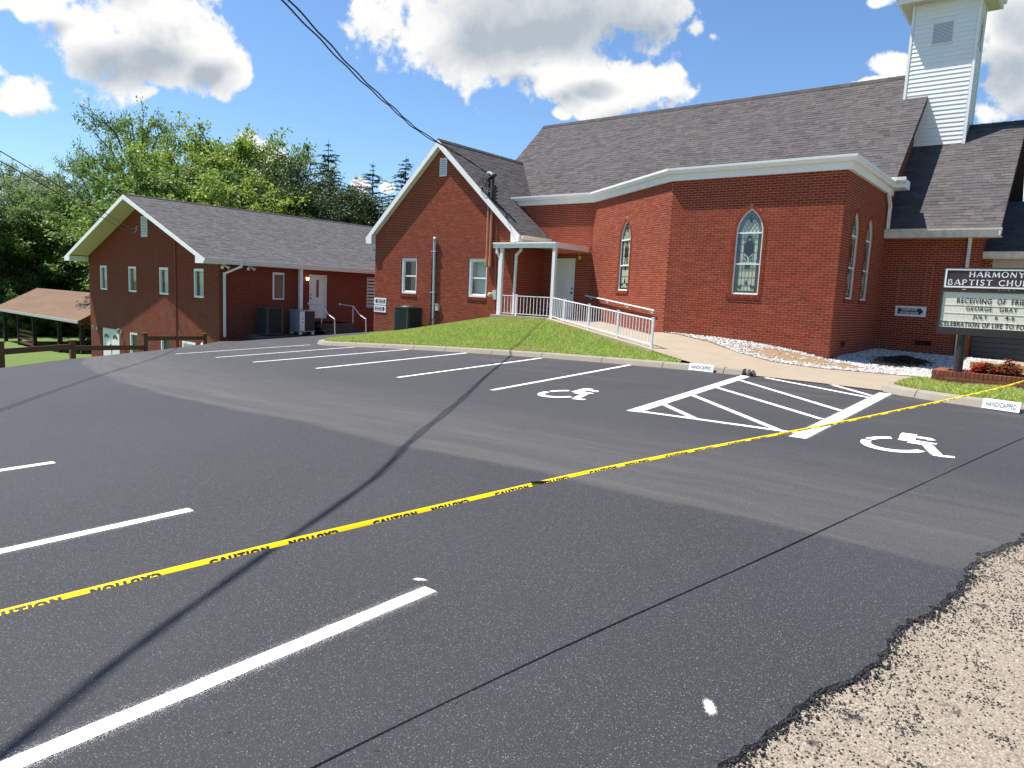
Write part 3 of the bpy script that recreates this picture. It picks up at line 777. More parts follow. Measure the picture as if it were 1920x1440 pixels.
LINES = [
 ([(-2.80,-3.0),(-2.64,2.65)], 'white stall line nearest the camera, running out of the bottom left corner'),
 ([(-5.3,-3.0),(-5.01,2.47)], 'white stall line ending under the wire shadow, middle of the left hand row'),
 ([(-7.75,-3.0),(-7.43,2.35)], 'short visible end of the stall line farthest up the left edge'),
 ([(-7.55,8.88),(-7.9,14.13)], 'white stall line beside the left wheelchair symbol'),
 ([(-10.11,9.06),(-10.42,14.13)], 'white stall line crossed by the wire shadow near the kerb'),
 ([(-12.85,9.14),(-12.98,14.13)], 'white stall line reaching the kerb below the green air conditioner'),
 ([(-15.55,9.25),(-15.34,14.13)], 'white stall line reaching the kerb left of the mound middle'),
 ([(-18.0,9.6),(-17.75,14.1)], 'white stall line near the left end of the lawn kerb'),
 ([(-20.9,9.9),(-20.45,14.3)], 'farthest white stall line beside the wooden rail fence')]
for i, (p, lab) in enumerate(LINES):
    tag(stripe(p, .092, seed=i), lab, 'parking line', 'stall lines painted on the asphalt')
hz_ = thing('hatched_aisle', 'white hatched access aisle between the two wheelchair parking stalls', 'road marking', (-3.6, 11, gz(-3.6, 11)))
def hline(p, w, dz=.004, s=0):
    o = stripe(p, w, 'paint_stripe', True, dz, s); o.parent = hz_; o.location = o.location-hz_.location
hline([(-4.72,8.62),(-5.14,13.98)], .19, .004, 1); hline([(-2.42,8.42),(-2.47,13.42)], .19, .004, 2)
hline([(-4.62,8.69),(-2.52,8.69)], .09, .006, 3)
for i, p in enumerate([((-4.69,9.49),(-3.79,8.66)), ((-4.79,10.69),(-2.75,8.72)), ((-4.86,11.86),(-2.55,9.9)), ((-4.92,13.15),(-2.55,10.85)), ((-4.74,13.97),(-2.55,12.6)), ((-3.46,13.86),(-2.56,12.86))]):
    hline(list(p), .085, .008, 10+i)
def thick_poly(path, w):
    out = []; P = [Vector(p) for p in path]
    Lf, Rt = [], []
    for i, p in enumerate(P):
        d = (P[min(i+1, len(P)-1)]-P[max(0, i-1)]).normalized(); n = Vector((-d.y, d.x)); Lf.append(p+n*w/2); Rt.append(p-n*w/2)
    return Lf+Rt[::-1]
def symbol(x0, y0, sx, sy, label):
    mb = MB()
    def put(poly):
        o = len(mb.v); n = len(poly)
        for q in poly: X = x0+q[0]*sx; Y = y0+q[1]*sy; mb.v.append((X, Y, gz(X, Y)+.005))
        h = n//2
        for i in range(h-1): mb.f.append((o+i, o+n-1-i, o+n-2-i, o+i+1)); mb.mi.append(0)
    c = (.38, .36); r = .31
    put(thick_poly([(c[0]+r*math.cos(rad(a)), c[1]+r*math.sin(rad(a))) for a in range(112, 172, 6)], .105))
    put(thick_poly([(c[0]+r*math.cos(rad(a)), c[1]+r*math.sin(rad(a))) for a in range(177, 340, 8)], .105))
    put(thick_poly([(.385, 1.0), (.385, .9), (.42, .72), (.43, .60)], .17))
    put(thick_poly([(.47, .87), (.62, .86), (.66, .80)], .10))
    put(thick_poly([(.46, .665), (.56, .66), (.74, .645)], .055))
    put(thick_poly([(.46, .555), (.60, .55), (.70, .53)], .08))
    put(thick_poly([(.665, .545), (.74, .36), (.83, .16)], .115))
    put(thick_poly([(.80, .13), (.90, .13), (1.0, .155)], .075))
    o = obj('wheelchair_symbol', mb, 'line_paint')
    return tag(o, label, 'road marking', 'wheelchair symbols painted on the stalls')
symbol(-6.80, 8.86, 1.0, 1.28, 'white wheelchair symbol left of the hatched aisle')
symbol(-1.84, 8.40, .98, 1.28, 'white wheelchair symbol right of the hatched aisle')
# paint splash near the camera
def splat(x, y, a, b, ang, label, seed):
    rr = random.Random(seed); mb = MB(); n = 26; ca, sa = math.cos(ang), math.sin(ang)
    pts = [(x, y)]
    for i in range(n):
        t_ = 2*math.pi*i/n; r = 1+rr.uniform(-.14, .14)+.15*math.sin(2*t_+1); u, v = a*r*math.cos(t_), b*r*math.sin(t_); pts.append((x+u*ca-v*sa, y+u*sa+v*ca))
    mb.v = [(p[0], p[1], gz(*p)+.004) for p in pts]; mb.f = [(0, 1+i, 1+(i+1) % n) for i in range(n)]; mb.mi = [0]*n
    o = obj('paint_splash', mb, 'line_paint'); tag(o, label, 'paint mark')
    hb = MB(); fade = []; rr2 = [(0, 1), (1.0, 1), (1.45, .5), (2.1, 0)]
    for k, (q, f_) in enumerate(rr2):
        for i in range(n):
            px, py = pts[1+i]; X = x+(px-x)*q; Y = y+(py-y)*q; hb.v.append((X, Y, gz(X, Y)+.002)); fade.append(f_)
    for k in range(3):
        for i in range(n): j = (i+1) % n; hb.f.append((k*n+i, (k+1)*n+i, (k+1)*n+j, k*n+j)); hb.mi.append(0)
    hh = obj('overspray', hb, 'overspray', o); at = hh.data.attributes.new('fade', 'FLOAT', 'POINT'); at.data.foreach_set('value', fade)
splat(-.986, 2.61, .030, .016, 2.1, 'small white paint blob on the asphalt near the bottom of the picture', 3)
splat(-2.78, 2.70, .022, .012, .4, 'faint dab of white paint at the end of the nearest stall line', 5)
# bits of straw and leaf lying about
mb = MB()
for _ in range(90):
    x, y = rr.uniform(-6, -.8), rr.uniform(1, 7); a = rr.uniform(0, 6.28); l = rr.uniform(.008, .022); z = gz(x, y)+.006
    mb.add([(x-math.cos(a)*l, y-math.sin(a)*l, z), (x+.003, y, z+.006), (x+math.cos(a)*l, y+math.sin(a)*l, z), (x, y+.004, z+.001)], [(0,1,2,3),(3,2,1,0)])
material('straw', (.42, .30, .14), .8)
tag(obj('straw_bits', mb, 'straw', origin=(-3, 3, -1.7)), 'scattered straw and dry leaf bits on the asphalt', 'litter', kind='stuff')
# small broken chunk at the kerb end
mb = MB(); stones(mb, [(-5.08, 13.98), (-5.02, 14.04)], .13, .19, lambda x, y: gz(x, y)+.02, 77, .9, 6)
tag(obj('rock', mb, 'step_dark'), 'small dark chunk of rubble at the tip of the thick aisle line', 'rock')

# ------------------------------------------------------------------ masonry and roofing
CRS, MOD = .0677, .2032
def brickwall(fr, poly, holes, brick_mb, mort_mb, picks=None, pick_ok=None):
    zs = [p[1] for p in poly]; i0 = int(math.floor(min(zs)/CRS)); i1 = int(math.ceil(max(zs)/CRS))
    for i in range(i0, i1+1):
        z0 = i*CRS; zm = z0+CRS*.5
        iv = scan(poly, zm)
        if not iv: continue
        for h in holes: iv = subtract(iv, scan(h, zm))
        off = MOD/2 if i % 2 else 0
        for a, b in iv:
            if b-a < .004: continue
            mort_mb.add([fr.p(a, z0, .001), fr.p(b, z0, .001), fr.p(b, z0+CRS, .001), fr.p(a, z0+CRS, .001)], [(0,1,2,3)])
            k = int(math.floor((a-off)/MOD))
            while True:
                b0 = k*MOD+off; b1 = b0+.1915; k += 1
                if b0 >= b: break
                full = b0 >= a and b1 <= b
                b0 = max(b0, a); b1 = min(b1, b)
                if b1-b0 < .025: continue
                pr = .0036+rnd.uniform(-.0012, .0014)
                if full and picks is not None and (pick_ok is None or pick_ok((b0+b1)/2, zm)):
                    picks.append((fr, b0, z0, pr)); continue
                fr.box(brick_mb, b0, b1, z0+.0125, z0+CRS, .0, pr)
def place_pieces(name, picks, w, h, d, mat, parent, limit=300):
    me = None
    for (fr, u, z, pr) in picks[:limit]:
        if me is None:
            mb = MB(); f0 = Fr((0,0,0), (1,0,0), (0,-1,0)); f0.box(mb, 0, w, 0, h, -.003, d)
            me = bpy.data.meshes.new(name); me.from_pydata(mb.v, [], mb.f); me.materials.append(MATS[mat])
        o = bpy.data.objects.new(name, me); link(o, parent)
        p = fr.p(u, z, 0); o.location = p-WL[parent.name]
        o.rotation_euler = (0, 0, math.atan2(fr.u.y, fr.u.x))
def shingles(O, U, V, N, poly, mb, expo=.142, picks=None, pick_ok=None, wmin=.14, wmax=.34):
    O, U, V, N = Vector(O), Vector(U).normalized(), Vector(V).normalized(), Vector(N).normalized()
    vs = [p[1] for p in poly]; j = 0
    n = int((max(vs)-min(vs))/expo)+1
    for j in range(n):
        v0 = min(vs)+j*expo; iv = scan(poly, min(v0+expo*.5, max(vs)-.001))
        for a, b in iv:
            u = a-rnd.uniform(0, .2)
            while u < b:
                w = rnd.uniform(wmin, wmax); u0, u1 = max(u, a), min(u+w-.004, b); u += w
                if u1-u0 < .02: continue
                h = rnd.choice((.006, .007, .012, .014))
                if picks is not None and (pick_ok is None or pick_ok((u0+u1)/2, v0)):
                    picks.append((O+U*u0+V*v0, u1-u0, h, U, V, N)); continue
                v1 = min(v0+expo+.01, max(vs)+.02)
                P = [O+U*u0+V*v0, O+U*u1+V*v0, O+U*u1+V*v1, O+U*u0+V*v1]
                mb.add([P[0], P[1], P[0]+N*h, P[1]+N*h, P[2]+N*.002, P[3]+N*.002, P[2], P[3]], [(2,3,4,5),(0,1,3,2),(1,6,4,3),(0,2,5,7)])
def place_shingles(picks, mat, parent, expo=.142, limit=300):
    cache = {}
    for (p, w, h, U, V, N) in picks[:limit]:
        key = (round(w/.04), h)
        if key not in cache:
            mb = MB(); w_ = key[0]*.04
            mb.add([(0,0,0),(w_,0,0),(0,0,h),(w_,0,h),(w_,expo+.01,.002),(0,expo+.01,.002),(w_,expo+.01,0),(0,expo+.01,0)], [(2,3,4,5),(0,1,3,2),(1,6,4,3),(0,2,5,7)])
            me = bpy.data.meshes.new('shingle'); me.from_pydata(mb.v, [], mb.f); me.materials.append(MATS[mat]); cache[key] = (me, w_)
        me, w_ = cache[key]; o = bpy.data.objects.new('shingle', me); link(o, parent)
        M = Matrix((U*(w/w_), V, N)).transposed().to_4x4(); M.translation = p-WL[parent.name]; o.matrix_local = M
def slab(mb, O, U, V, N, poly, th, mi=0):
    O, U, V, N = Vector(O), Vector(U).normalized(), Vector(V).normalized(), Vector(N).normalized(); n = len(poly)
    top = [O+U*u+V*v for u, v in poly]; bot = [p-N*th for p in top]
    mb.add(top+bot, [tuple(range(n)), tuple(reversed(range(n, 2*n)))]+[(i, i+n, (i+1) % n+n, (i+1) % n) for i in range(n)], mi)
def extrude(mb, path, prof, mi=0):   # profile (d outwards to the right of travel, z) along a level path, mitred
    P = [Vector((p[0], p[1])) for p in path]; n = len(P); c = len(prof); o = len(mb.v)
    for i in range(n):
        if i == 0: d = (P[1]-P[0]).normalized(); nn = Vector((d.y, -d.x)); k = 1
        elif i == n-1: d = (P[-1]-P[-2]).normalized(); nn = Vector((d.y, -d.x)); k = 1
        else:
            d1 = (P[i]-P[i-1]).normalized(); d2 = (P[i+1]-P[i]).normalized(); n1 = Vector((d1.y, -d1.x)); n2 = Vector((d2.y, -d2.x)); nn = (n1+n2).normalized(); k = 1/max(.3, nn.dot(n1))
        for (dd, z) in prof: q = P[i]+nn*dd*k; mb.v.append((q.x, q.y, z))
    for i in range(n-1):
        for j in range(c):
            j2 = (j+1) % c; mb.f.append((o+i*c+j, o+(i+1)*c+j, o+(i+1)*c+j2, o+i*c+j2)); mb.mi.append(mi)
    mb.f.append(tuple(o+j for j in range(c))); mb.f.append(tuple(o+(n-1)*c+j for j in reversed(range(c)))); mb.mi += [mi, mi]
def gutter_prof(z1): return [(0, z1-.02), (.0, z1-.15), (.07, z1-.15), (.085, z1-.09), (.115, z1-.06), (.12, z1), (.105, z1), (.10, z1-.05), (.02, z1-.05), (.02, z1-.02)]

CH = thing('church', 'large red brick church with grey shingle roofs, angled bay and white clapboard tower', 'church', (-11, 22, -1.2))
BR, MO, SH = MB(), MB(), MB()
brick_picks, shingle_picks = [], []
# frames of the walls
F_bay = Fr((0, 19.1, 0), (1, 0, 0), (0, -1, 0))
kd = Vector((-9.68+14.3, 19.1-22.2, 0)).normalized()
F_kink = Fr((-14.3, 22.2, 0), kd, (kd.y, -kd.x, 0))
KL = 5.5637
F_side = Fr((-4.92, 0, 0), (0, 1, 0), (1, 0, 0))
F_nave = Fr((0, 22.2, 0), (1, 0, 0), (0, -1, 0))
F_wing = Fr((0, 20.57, 0), (1, 0, 0), (0, -1, 0))
F_wingR = Fr((-16.5, 0, 0), (0, 1, 0), (1, 0, 0))
F_nar = Fr((0, 24.2, 0), (1, 0, 0), (0, -1, 0))
F_narR = Fr((-2.45, 0, 0), (0, 1, 0), (1, 0, 0))
F_gab = Fr((-4.98, 0, 0), (0, 1, 0), (1, 0, 0))
AW = .75     # arched window opening
def arch(uc, z0, zs, w, h, n=12):
    R = (h*h+(w/2)**2)/w
    a1 = math.asin(min(1, h/R)); pts = [(uc-w/2, z0), (uc+w/2, z0)]
    cx = uc+w/2-R
    for i in range(n+1): a = a1*i/n; pts.append((cx+R*math.cos(a), zs+R*math.sin(a)))
    cx2 = uc-w/2+R
    for i in range(n-1, -1, -1): a = a1*i/n; pts.append((cx2-R*math.cos(a), zs+R*math.sin(a)))
    return pts
AZ0, AZS, AH = .27, 1.94, .66
def arch_hole(uc): return arch(uc, AZ0, AZS, AW+.20, AH+.115)
W_bay, W_kink, W_s1, W_s2 = -7.275, 2.72, 20.42, 22.0
wp = []
brickwall(F_bay, [(-9.68,-1.7),(-4.92,-1.7),(-4.92,3.47),(-9.68,3.47)], [arch_hole(W_bay), [(-7.74,-1.25),(-7.26,-1.25),(-7.26,-1.08),(-7.74,-1.08)]], BR, MO, brick_picks, lambda u, z: u > -6.72 and .25 < z < 2.9)
brickwall(F_kink, [(0,-1.7),(KL,-1.7),(KL,3.47),(0,3.47)], [arch_hole(W_kink)], BR, MO)
brickwall(F_side, [(19.1,-1.7),(24.2,-1.7),(24.2,3.47),(19.1,3.47)], [arch_hole(W_s1), arch_hole(W_s2)], BR, MO)
brickwall(F_nave, [(-19.3,-1.4),(-14.3,-1.4),(-14.3,3.47),(-19.3,3.47)], [[(-15.94,-1.4),(-15.02,-1.4),(-15.02,1.42),(-15.94,1.42)]], BR, MO)
WZ = lambda x: 5.95-.868*abs(x+20.66)-.13
WU = [(-23.165*.988, -22.2*.988), (-19.2*.988, -18.22*.988)]
WZ0, WZ1 = -.226*.988, 1.315*.988
wh = [[(a, WZ0), (b, WZ0), (b, WZ1), (a, WZ1)] for a, b in WU]
brickwall(F_wing, [(-24.62,-2.5),(-16.5,-2.5),(-16.5,WZ(-16.5)),(-20.66,WZ(-20.66)),(-24.62,WZ(-24.62))], wh, BR, MO)
brickwall(F_wingR, [(20.57,-1.2),(22.2,-1.2),(22.2,2.2),(20.57,2.2)], [], BR, MO)
brickwall(F_nar, [(-4.92,-1.7),(-2.45,-1.7),(-2.45,2.36),(-4.92,2.36)], [], BR, MO)
NZ = lambda y: 2.45+.95*(min(y, 55.2-y)-23.75)
brickwall(F_narR, [(24.2,-1.7),(31.0,-1.7),(31.0,NZ(31.0)-.15),(27.6,NZ(27.6)-.15),(24.2,NZ(24.2)-.15)], [], BR, MO)
GZ = lambda y: 3.9+.95*(min(y, 56-y)-23.6)
brickwall(F_gab, [(24.2,2.0),(31.8,2.0),(31.8,GZ(31.8)-.15),(28,GZ(28)-.15),(24.2,GZ(24.2)-.15)], [], BR, MO)
mort = obj('wall', MO, 'mortar', CH)
# blocking behind the walls so that no light leaks in
mb = MB()
F_wl = Fr((-24.6, 0, 0), (0, 1, 0), (-1, 0, 0))
F_wl.prism(mb, [(20.6,-2.6),(27,-2.6),(27,2.3),(20.6,2.3)], -.1, 0)
F_ng = Fr((-20.9, 0, 0), (0, 1, 0), (-1, 0, 0))
F_ng.prism(mb, [(24,-2.6),(32,-2.6),(32,GZ(32)-.15),(28,GZ(28)-.15),(24,GZ(24)-.15)], -.1, 0)
F_nb = Fr((0, 31.9, 0), (1, 0, 0), (0, 1, 0)); F_nb.prism(mb, [(-20.9,-2.6),(-2.45,-2.6),(-2.45,2.4),(-20.9,4)], -.1, 0)
obj('back_wall', mb, 'mortar', CH)
# voussoirs and sills
def surround(fr, uc, reveal_mb):
    inn = arch(uc, AZ0, AZS, AW, AH, 24); path = inn[1:]+[inn[0]]
    # walk the opening edge from bottom right, over the point, to bottom left
    L = [0]
    for a, b in zip(path[:-1], path[1:]): L.append(L[-1]+math.hypot(b[0]-a[0], b[1]-a[1]))
    def at(s):
        for i in range(len(path)-1):
            if s <= L[i+1] or i == len(path)-2:
                f = (s-L[i])/max(1e-6, L[i+1]-L[i]); a, b = path[i], path[i+1]; d = Vector((b[0]-a[0], b[1]-a[1])).normalized()
                return Vector((a[0]+(b[0]-a[0])*f, a[1]+(b[1]-a[1])*f)), Vector((d.y, -d.x))
    n = int(L[-1]/.0677)
    for i in range(n):
        s0, s1 = L[-1]*i/n+.004, L[-1]*(i+1)/n-.004
        p0, n0 = at(s0); p1, n1 = at(s1)
        if (p0-p1).length > .09: continue
        q = [p0, p1, p1+n1*.098, p0+n0*.098]; pr = .014+rnd.uniform(-.002, .003)
        fr.prism(reveal_mb, [(v.x, v.y) for v in q], -.10, pr)
    for k in range(int((AW+.26)/.0677)):
        u = uc-(AW+.26)/2+k*.0677; fr.box(reveal_mb, u+.004, u+.0637, AZ0-.10, AZ0-.008, -.06, .035)
def filled(fr, uc, mbm):   # mortar backing of the surround
    o = arch(uc, AZ0, AZS, AW+.21, AH+.12, 24); i = arch(uc, AZ0, AZS, AW-.004, AH-.002, 24)
    fr.ring(mbm, o[1:]+[o[0]], i[1:]+[i[0]], -.105, .003, closed=False)
for fr, uc in ((F_bay, W_bay), (F_kink, W_kink), (F_side, W_s1), (F_side, W_s2)):
    MO2 = MB(); surround(fr, uc, BR); filled(fr, uc, MO2); obj('window_surround', MO2, 'mortar', CH)
def clip_arch(z0, z1, uc, w, zs, h, n=10):
    full = arch(uc, z0, zs, w, h, n); return full
def leaf_shape(u, z, L, W_, ang):
    ca, sa = math.cos(ang), math.sin(ang); P = [(0, 0), (W_*.5, L*.4), (W_*.25, L*.75), (0, L), (-W_*.25, L*.75), (-W_*.5, L*.4)]
    return [(u+x*ca-y*sa, z+x*sa+y*ca) for x, y in P]
def arched_window(fr, uc):
    w = obj_frame = None
    mb = MB(); o = arch(uc, AZ0+.0, AZS, AW, AH, 16); i = arch(uc, AZ0+.05, AZS, AW-.075, AH-.045, 16)
    fr.ring(mb, o, i, -.065, -.028); fr.box(mb, uc-AW/2+.03, uc+AW/2-.03, 1.925, 1.965, -.06, -.026); fr.box(mb, uc-AW/2+.03, uc+AW/2-.03, 1.085, 1.12, -.06, -.026)
    fr.box(mb, uc-AW/2-.01, uc+AW/2+.01, AZ0-.005, AZ0+.03, -.09, -.01)
    w = obj('arched_window', mb, 'window_sash', CH)
    mb = MB(); fr.prism(mb, arch(uc, AZ0+.03, AZS, AW-.05, AH-.03, 16), -.085, -.070); obj('glass_border', mb, 'glass_border', w)
    # stained glass panes, one quad each so that each takes its own tone
    g = MB(); iw = AW-.27; cols = 5; d = -.066
    inner = arch(uc, AZ0+.10, AZS-.02, iw, AH-.17, 14)
    DD = .052
    zz = [AZ0+.10, .52, .74, .98, 1.19, 1.42, 1.64, 1.80, 1.93]
    for r in range(len(zz)-1):
        for c in range(cols):
            u0 = uc-iw/2+iw*c/cols; u1 = uc-iw/2+iw*(c+1)/cols
            fr.box(g, u0, u1, zz[r], zz[r+1], d-.008, d)
    z = 1.93
    while z < AZS+AH-.22:
        iv = scan(inner, z+.03)
        if iv: fr.box(g, iv[0][0], iv[0][1], z, z+.06, d-.008, d)
        z += .06
    obj('stained_pane', g, 'cream_glass', w)
    t_ = MB(); o2 = arch(uc, 1.965, AZS+.02, AW-.08, AH-.07, 14); i2 = arch(uc, 1.965, AZS+.02, iw, AH-.17, 14); fr.ring(t_, o2, i2, -.069, -.0655); obj('top_border', t_, 'glass_top', w)
    l = MB()
    for c in range(cols+1): u = uc-iw/2+iw*c/cols; fr.box(l, u-.004, u+.004, AZ0+.10, 1.93, -.066, -.061)
    for z in zz: fr.box(l, uc-iw/2, uc+iw/2, z-.004, z+.004, -.066, -.0600)
    for k in range(-5, 6):
        for sg in (-1, 1):
            a = (uc+k*.1-sg*.30, 1.93); b = (uc+k*.1+sg*.25, 1.93+.85)
            # clip the lattice bar to the pane
            P = [(a[0]+(b[0]-a[0])*f, a[1]+(b[1]-a[1])*f) for f in [q/24 for q in range(25)]]
            P = [p for p in P if inside(p[0], p[1], inner) and p[1] > 1.93]
            if len(P) > 1:
                p, q = P[0], P[-1]; l.bar(fr.p(p[0], p[1], -.0625), fr.p(q[0], q[1], -.0625), .006, .006)
    obj('lead_came', l, 'lead', w)
    s = MB(); sh = [(-.13,1.66),(-.07,1.74),(.07,1.74),(.13,1.66),(.13,1.42),(.10,1.38),(.04,1.36),(0,1.28),(-.04,1.36),(-.10,1.38),(-.13,1.42)]
    fr.prism(s, [(uc+x, z) for x, z in sh], -.0615, -.058); obj('shield', s, 'glass_shield', w)
    mo = MB()
    for (u, z, L, W_, an) in [(0,1.80,.13,.05,0),(0,1.80,.12,.04,.9),(0,1.80,.12,.04,-.9),(-.13,1.72,.12,.035,-.9),(.13,1.72,.12,.035,.9),(-.02,1.22,.17,.05,.75),(.02,1.22,.17,.05,-.75),(-.08,1.16,.10,.035,.5),(.08,1.16,.10,.035,-.5),
                              (0,1.08,-.16,.05,0),(0,1.08,-.14,.04,.7),(0,1.08,-.14,.04,-.7),(0,1.08,-.11,.035,1.3),(0,1.08,-.11,.035,-1.3),(0,.50,.19,.06,0),(-.17,.42,.15,.06,-.3),(.17,.42,.15,.06,.3),(-.17,.42,.13,.05,.6),(.17,.42,.13,.05,-.6),(0,2.30,.14,.06,0),(0,2.30,.12,.04,1.2),(0,2.30,.12,.04,-1.2),(0,2.30,-.10,.04,.5),(0,2.30,-.10,.04,-.5)]:
        fr.prism(mo, leaf_shape(uc+u, z, L, W_, an), -.0600, -.056)
    obj('leaf_motif', mo, 'glass_motif', w)
    sp = MB(); P_ = arch(uc, AZ0+.04, AZS, AW-.07, AH-.04, 16); sp.add([fr.p(u, z, -.044) for u, z in P_], [tuple(range(len(P_)))]); obj('storm_pane', sp, 'storm_glass', w)
    return w
for fr, uc in ((F_bay, W_bay), (F_kink, W_kink), (F_side, W_s1), (F_side, W_s2)): arched_window(fr, uc)
# foundation vents
for fr, u, z in ((F_bay, -7.5, -1.165), (F_side, 20.3, -.93), (F_nar, -3.6, -.9)):
    mb = MB(); fr.ring(mb, [(u-.24,z-.09),(u+.24,z-.09),(u+.24,z+.09),(u-.24,z+.09)], [(u-.21,z-.065),(u+.21,z-.065),(u+.21,z+.065),(u-.21,z+.065)], -.02, .016)
    v = obj('foundation_vent', mb, 'brick', CH); mb = MB(); fr.box(mb, u-.21, u+.21, z-.065, z+.065, .0, .011); 
    obj('vent_void', mb, 'dark_gap', v)
    mb = MB()
    for k in range(7): fr.box(mb, u-.19+k*.06, u-.175+k*.06, z-.06, z+.06, .011, .015)
    obj('vent_bar', mb, 'brick_dark', v)
# bricked up window: only its mortar outline shows
mb = MB()
for u in (-4.43, -3.72, -3.58): F_nar.box(mb, u-.006, u+.006, .25, 1.42, .0, .014)
F_nar.box(mb, -4.43, -3.58, 1.415, 1.427, .0, .014)
obj('infill_joint', mb, 'mortar', CH)

# eaves of the bay
EP = [(-18.35, 22.2), (-14.3, 22.2), (-9.68, 19.1), (-4.92, 19.1), (-4.92, 24.0)]
mb = MB(); extrude(mb, EP, [(-.1, 3.45), (.10, 3.45), (.10, 3.66), (-.1, 3.66)]); extrude(mb, EP, [(.04, 3.64), (.125, 3.64), (.125, 3.72), (.04, 3.72)])
obj('fascia', mb, 'white_trim', CH)
mb = MB(); extrude(mb, EP, [(d+.125, z) for d, z in gutter_prof(3.785)]); obj('gutter', mb, 'white_trim', CH)
mb = MB(); pl = [(-18.35,22.3),(-14.25,22.3),(-9.63,19.2),(-5.0,19.2),(-5.0,24.4),(-18.35,24.4)]
n = len(pl); mb.add([(x, y, 3.70+.02*(y-19)) for x, y in pl]+[(x, y, 3.5) for x, y in pl], [tuple(range(n)), tuple(reversed(range(n, 2*n)))]+[(i, i+n, (i+1) % n+n, (i+1) % n) for i in range(n)])
obj('bay_roof', mb, 'shingle_dark', CH)
# nave roof
c95 = 1/math.hypot(1, .95)
def roof_pair(parent, x0, x1, ye, ze, yr, slope, smb, name, mat, rakes=True, picks=None, ok=None, th=.16):
    N = Vector((0, -slope, 1)).normalized(); V = Vector((0, 1, slope)).normalized(); L = (yr-ye)/V.y
    slb = MB(); slab(slb, (x0, ye, ze), (1,0,0), V, N, [(0,0),(x1-x0,0),(x1-x0,L),(0,L)], th)
    N2 = Vector((0, slope, 1)).normalized(); V2 = Vector((0, -1, slope)).normalized()
    slab(slb, (x1, 2*yr-ye, ze), (-1,0,0), V2, N2, [(0,0),(x1-x0,0),(x1-x0,L),(0,L)], th)
    r = obj(name, slb, mat, parent)
    shingles((x0, ye, ze), (1,0,0), V, N, [(0,0),(x1-x0,0),(x1-x0,L),(0,L)], smb, picks=picks, pick_ok=ok)
    cap = MB(); k = x0
    while k < x1:
        e = min(k+.3, x1); zr = ze+slope*(yr-ye)
        cap.add([(k, yr-.16, zr-.16*slope+.03), (e, yr-.16, zr-.16*slope+.022), (e, yr, zr+.03), (k, yr, zr+.04), (k, yr+.16, zr-.16*slope+.03), (e, yr+.16, zr-.16*slope+.022)], [(0,1,2,3),(3,2,5,4)]); k = e
    obj('ridge_cap', cap, 'shingle_dark', r)
    return r
roof_pair(CH, -21.25, -4.72, 23.6, 3.9, 28, .95, SH, 'nave_roof', 'shingle_dark', picks=shingle_picks, ok=lambda u, v: u > 12.2 and v < 1.75)
roof_pair(CH, -5.05, -2.0, 23.75, 2.45, 27.6, .95, SH, 'entrance_roof', 'shingle_dark')
# nave eave return at the right corner, with gutter and soffit
mb = MB(); mb.box(-5.05, -4.43, 23.42, 24.1, 3.62, 3.70); mb.box(-5.05, -4.43, 23.42, 23.47, 3.70, 3.86); mb.box(-4.48, -4.43, 23.47, 24.1, 3.70, 3.86); obj('eave_return', mb, 'white_trim', CH)
mb = MB(); mb.box(-5.03, -4.41, 23.30, 23.42, 3.80, 3.90); mb.box(-5.03, -4.41, 23.34, 23.42, 3.74, 3.80); obj('gutter', mb, 'old_gutter', CH)
mb = MB()
F_r = Fr((-4.72, 0, 0), (0, 1, 0), (1, 0, 0))
F_r.prism(mb, [(23.6,3.66),(28,3.66+.95*4.4),(32.4,3.66),(32.4,3.84),(28,3.84+.95*4.4),(23.6,3.84)], -.26, -.004)
obj('rake_board', mb, 'white_trim', CH)
# entrance wing eaves
mb = MB(); extrude(mb, [(-5.06, 23.86), (-1.97, 23.86)], gutter_prof(2.45)); obj('gutter', mb, 'old_gutter', CH)
mb = MB(); mb.box(-5.06, -1.98, 23.80, 23.86, 2.20, 2.42); mb.box(-5.06, -1.98, 23.86, 24.2, 2.20, 2.235); obj('fascia', mb, 'old_gutter', CH)
mb = MB()
F_r2 = Fr((-2.0, 0, 0), (0, 1, 0), (1, 0, 0))
F_r2.prism(mb, [(23.75,2.24),(27.6,2.24+.95*3.85),(31.45,2.24),(31.45,2.38),(27.6,2.38+.95*3.85),(23.75,2.38)], -.03, -.002)
obj('rake_board', mb, 'white_trim', CH)
mb = MB()
for y0, y1 in ((23.9, 27.6), (27.6, 31.3)):
    def zz_(y): return NZ(y)-.17
    mb.add([(-2.45, y0, zz_(y0)), (-2.03, y0, zz_(y0)), (-2.03, y1, zz_(y1)), (-2.45, y1, zz_(y1))], [(0,1,2,3),(3,2,1,0)])
obj('soffit', mb, 'soffit', CH)
# downspouts
def downspout(path, label=None, mat='white_trim', r=.042, name='downspout', parent=CH):
    mb = MB(); path = [Vector(p) for p in path]
    for a, b in zip(path[:-1], path[1:]): mb.bar(a, b, r*2, r*1.7, up=(0, 1, .01) if abs((b-a).normalized().z) > .9 else (0, 0, 1))
    for p in path[1:-1]: mb.box(p.x-r*1.05, p.x+r*1.05, p.y-r*.95, p.y+r*.95, p.z-r, p.z+r)
    return obj(name, mb, mat, parent)
downspout([(-4.80,23.35,3.62),(-4.82,23.40,3.40),(-4.82,23.72,3.12),(-4.82,23.72,2.46)])
downspout([(-2.72,23.9,2.30),(-2.72,24.10,2.12),(-2.72,24.13,-1.2)], mat='old_gutter')
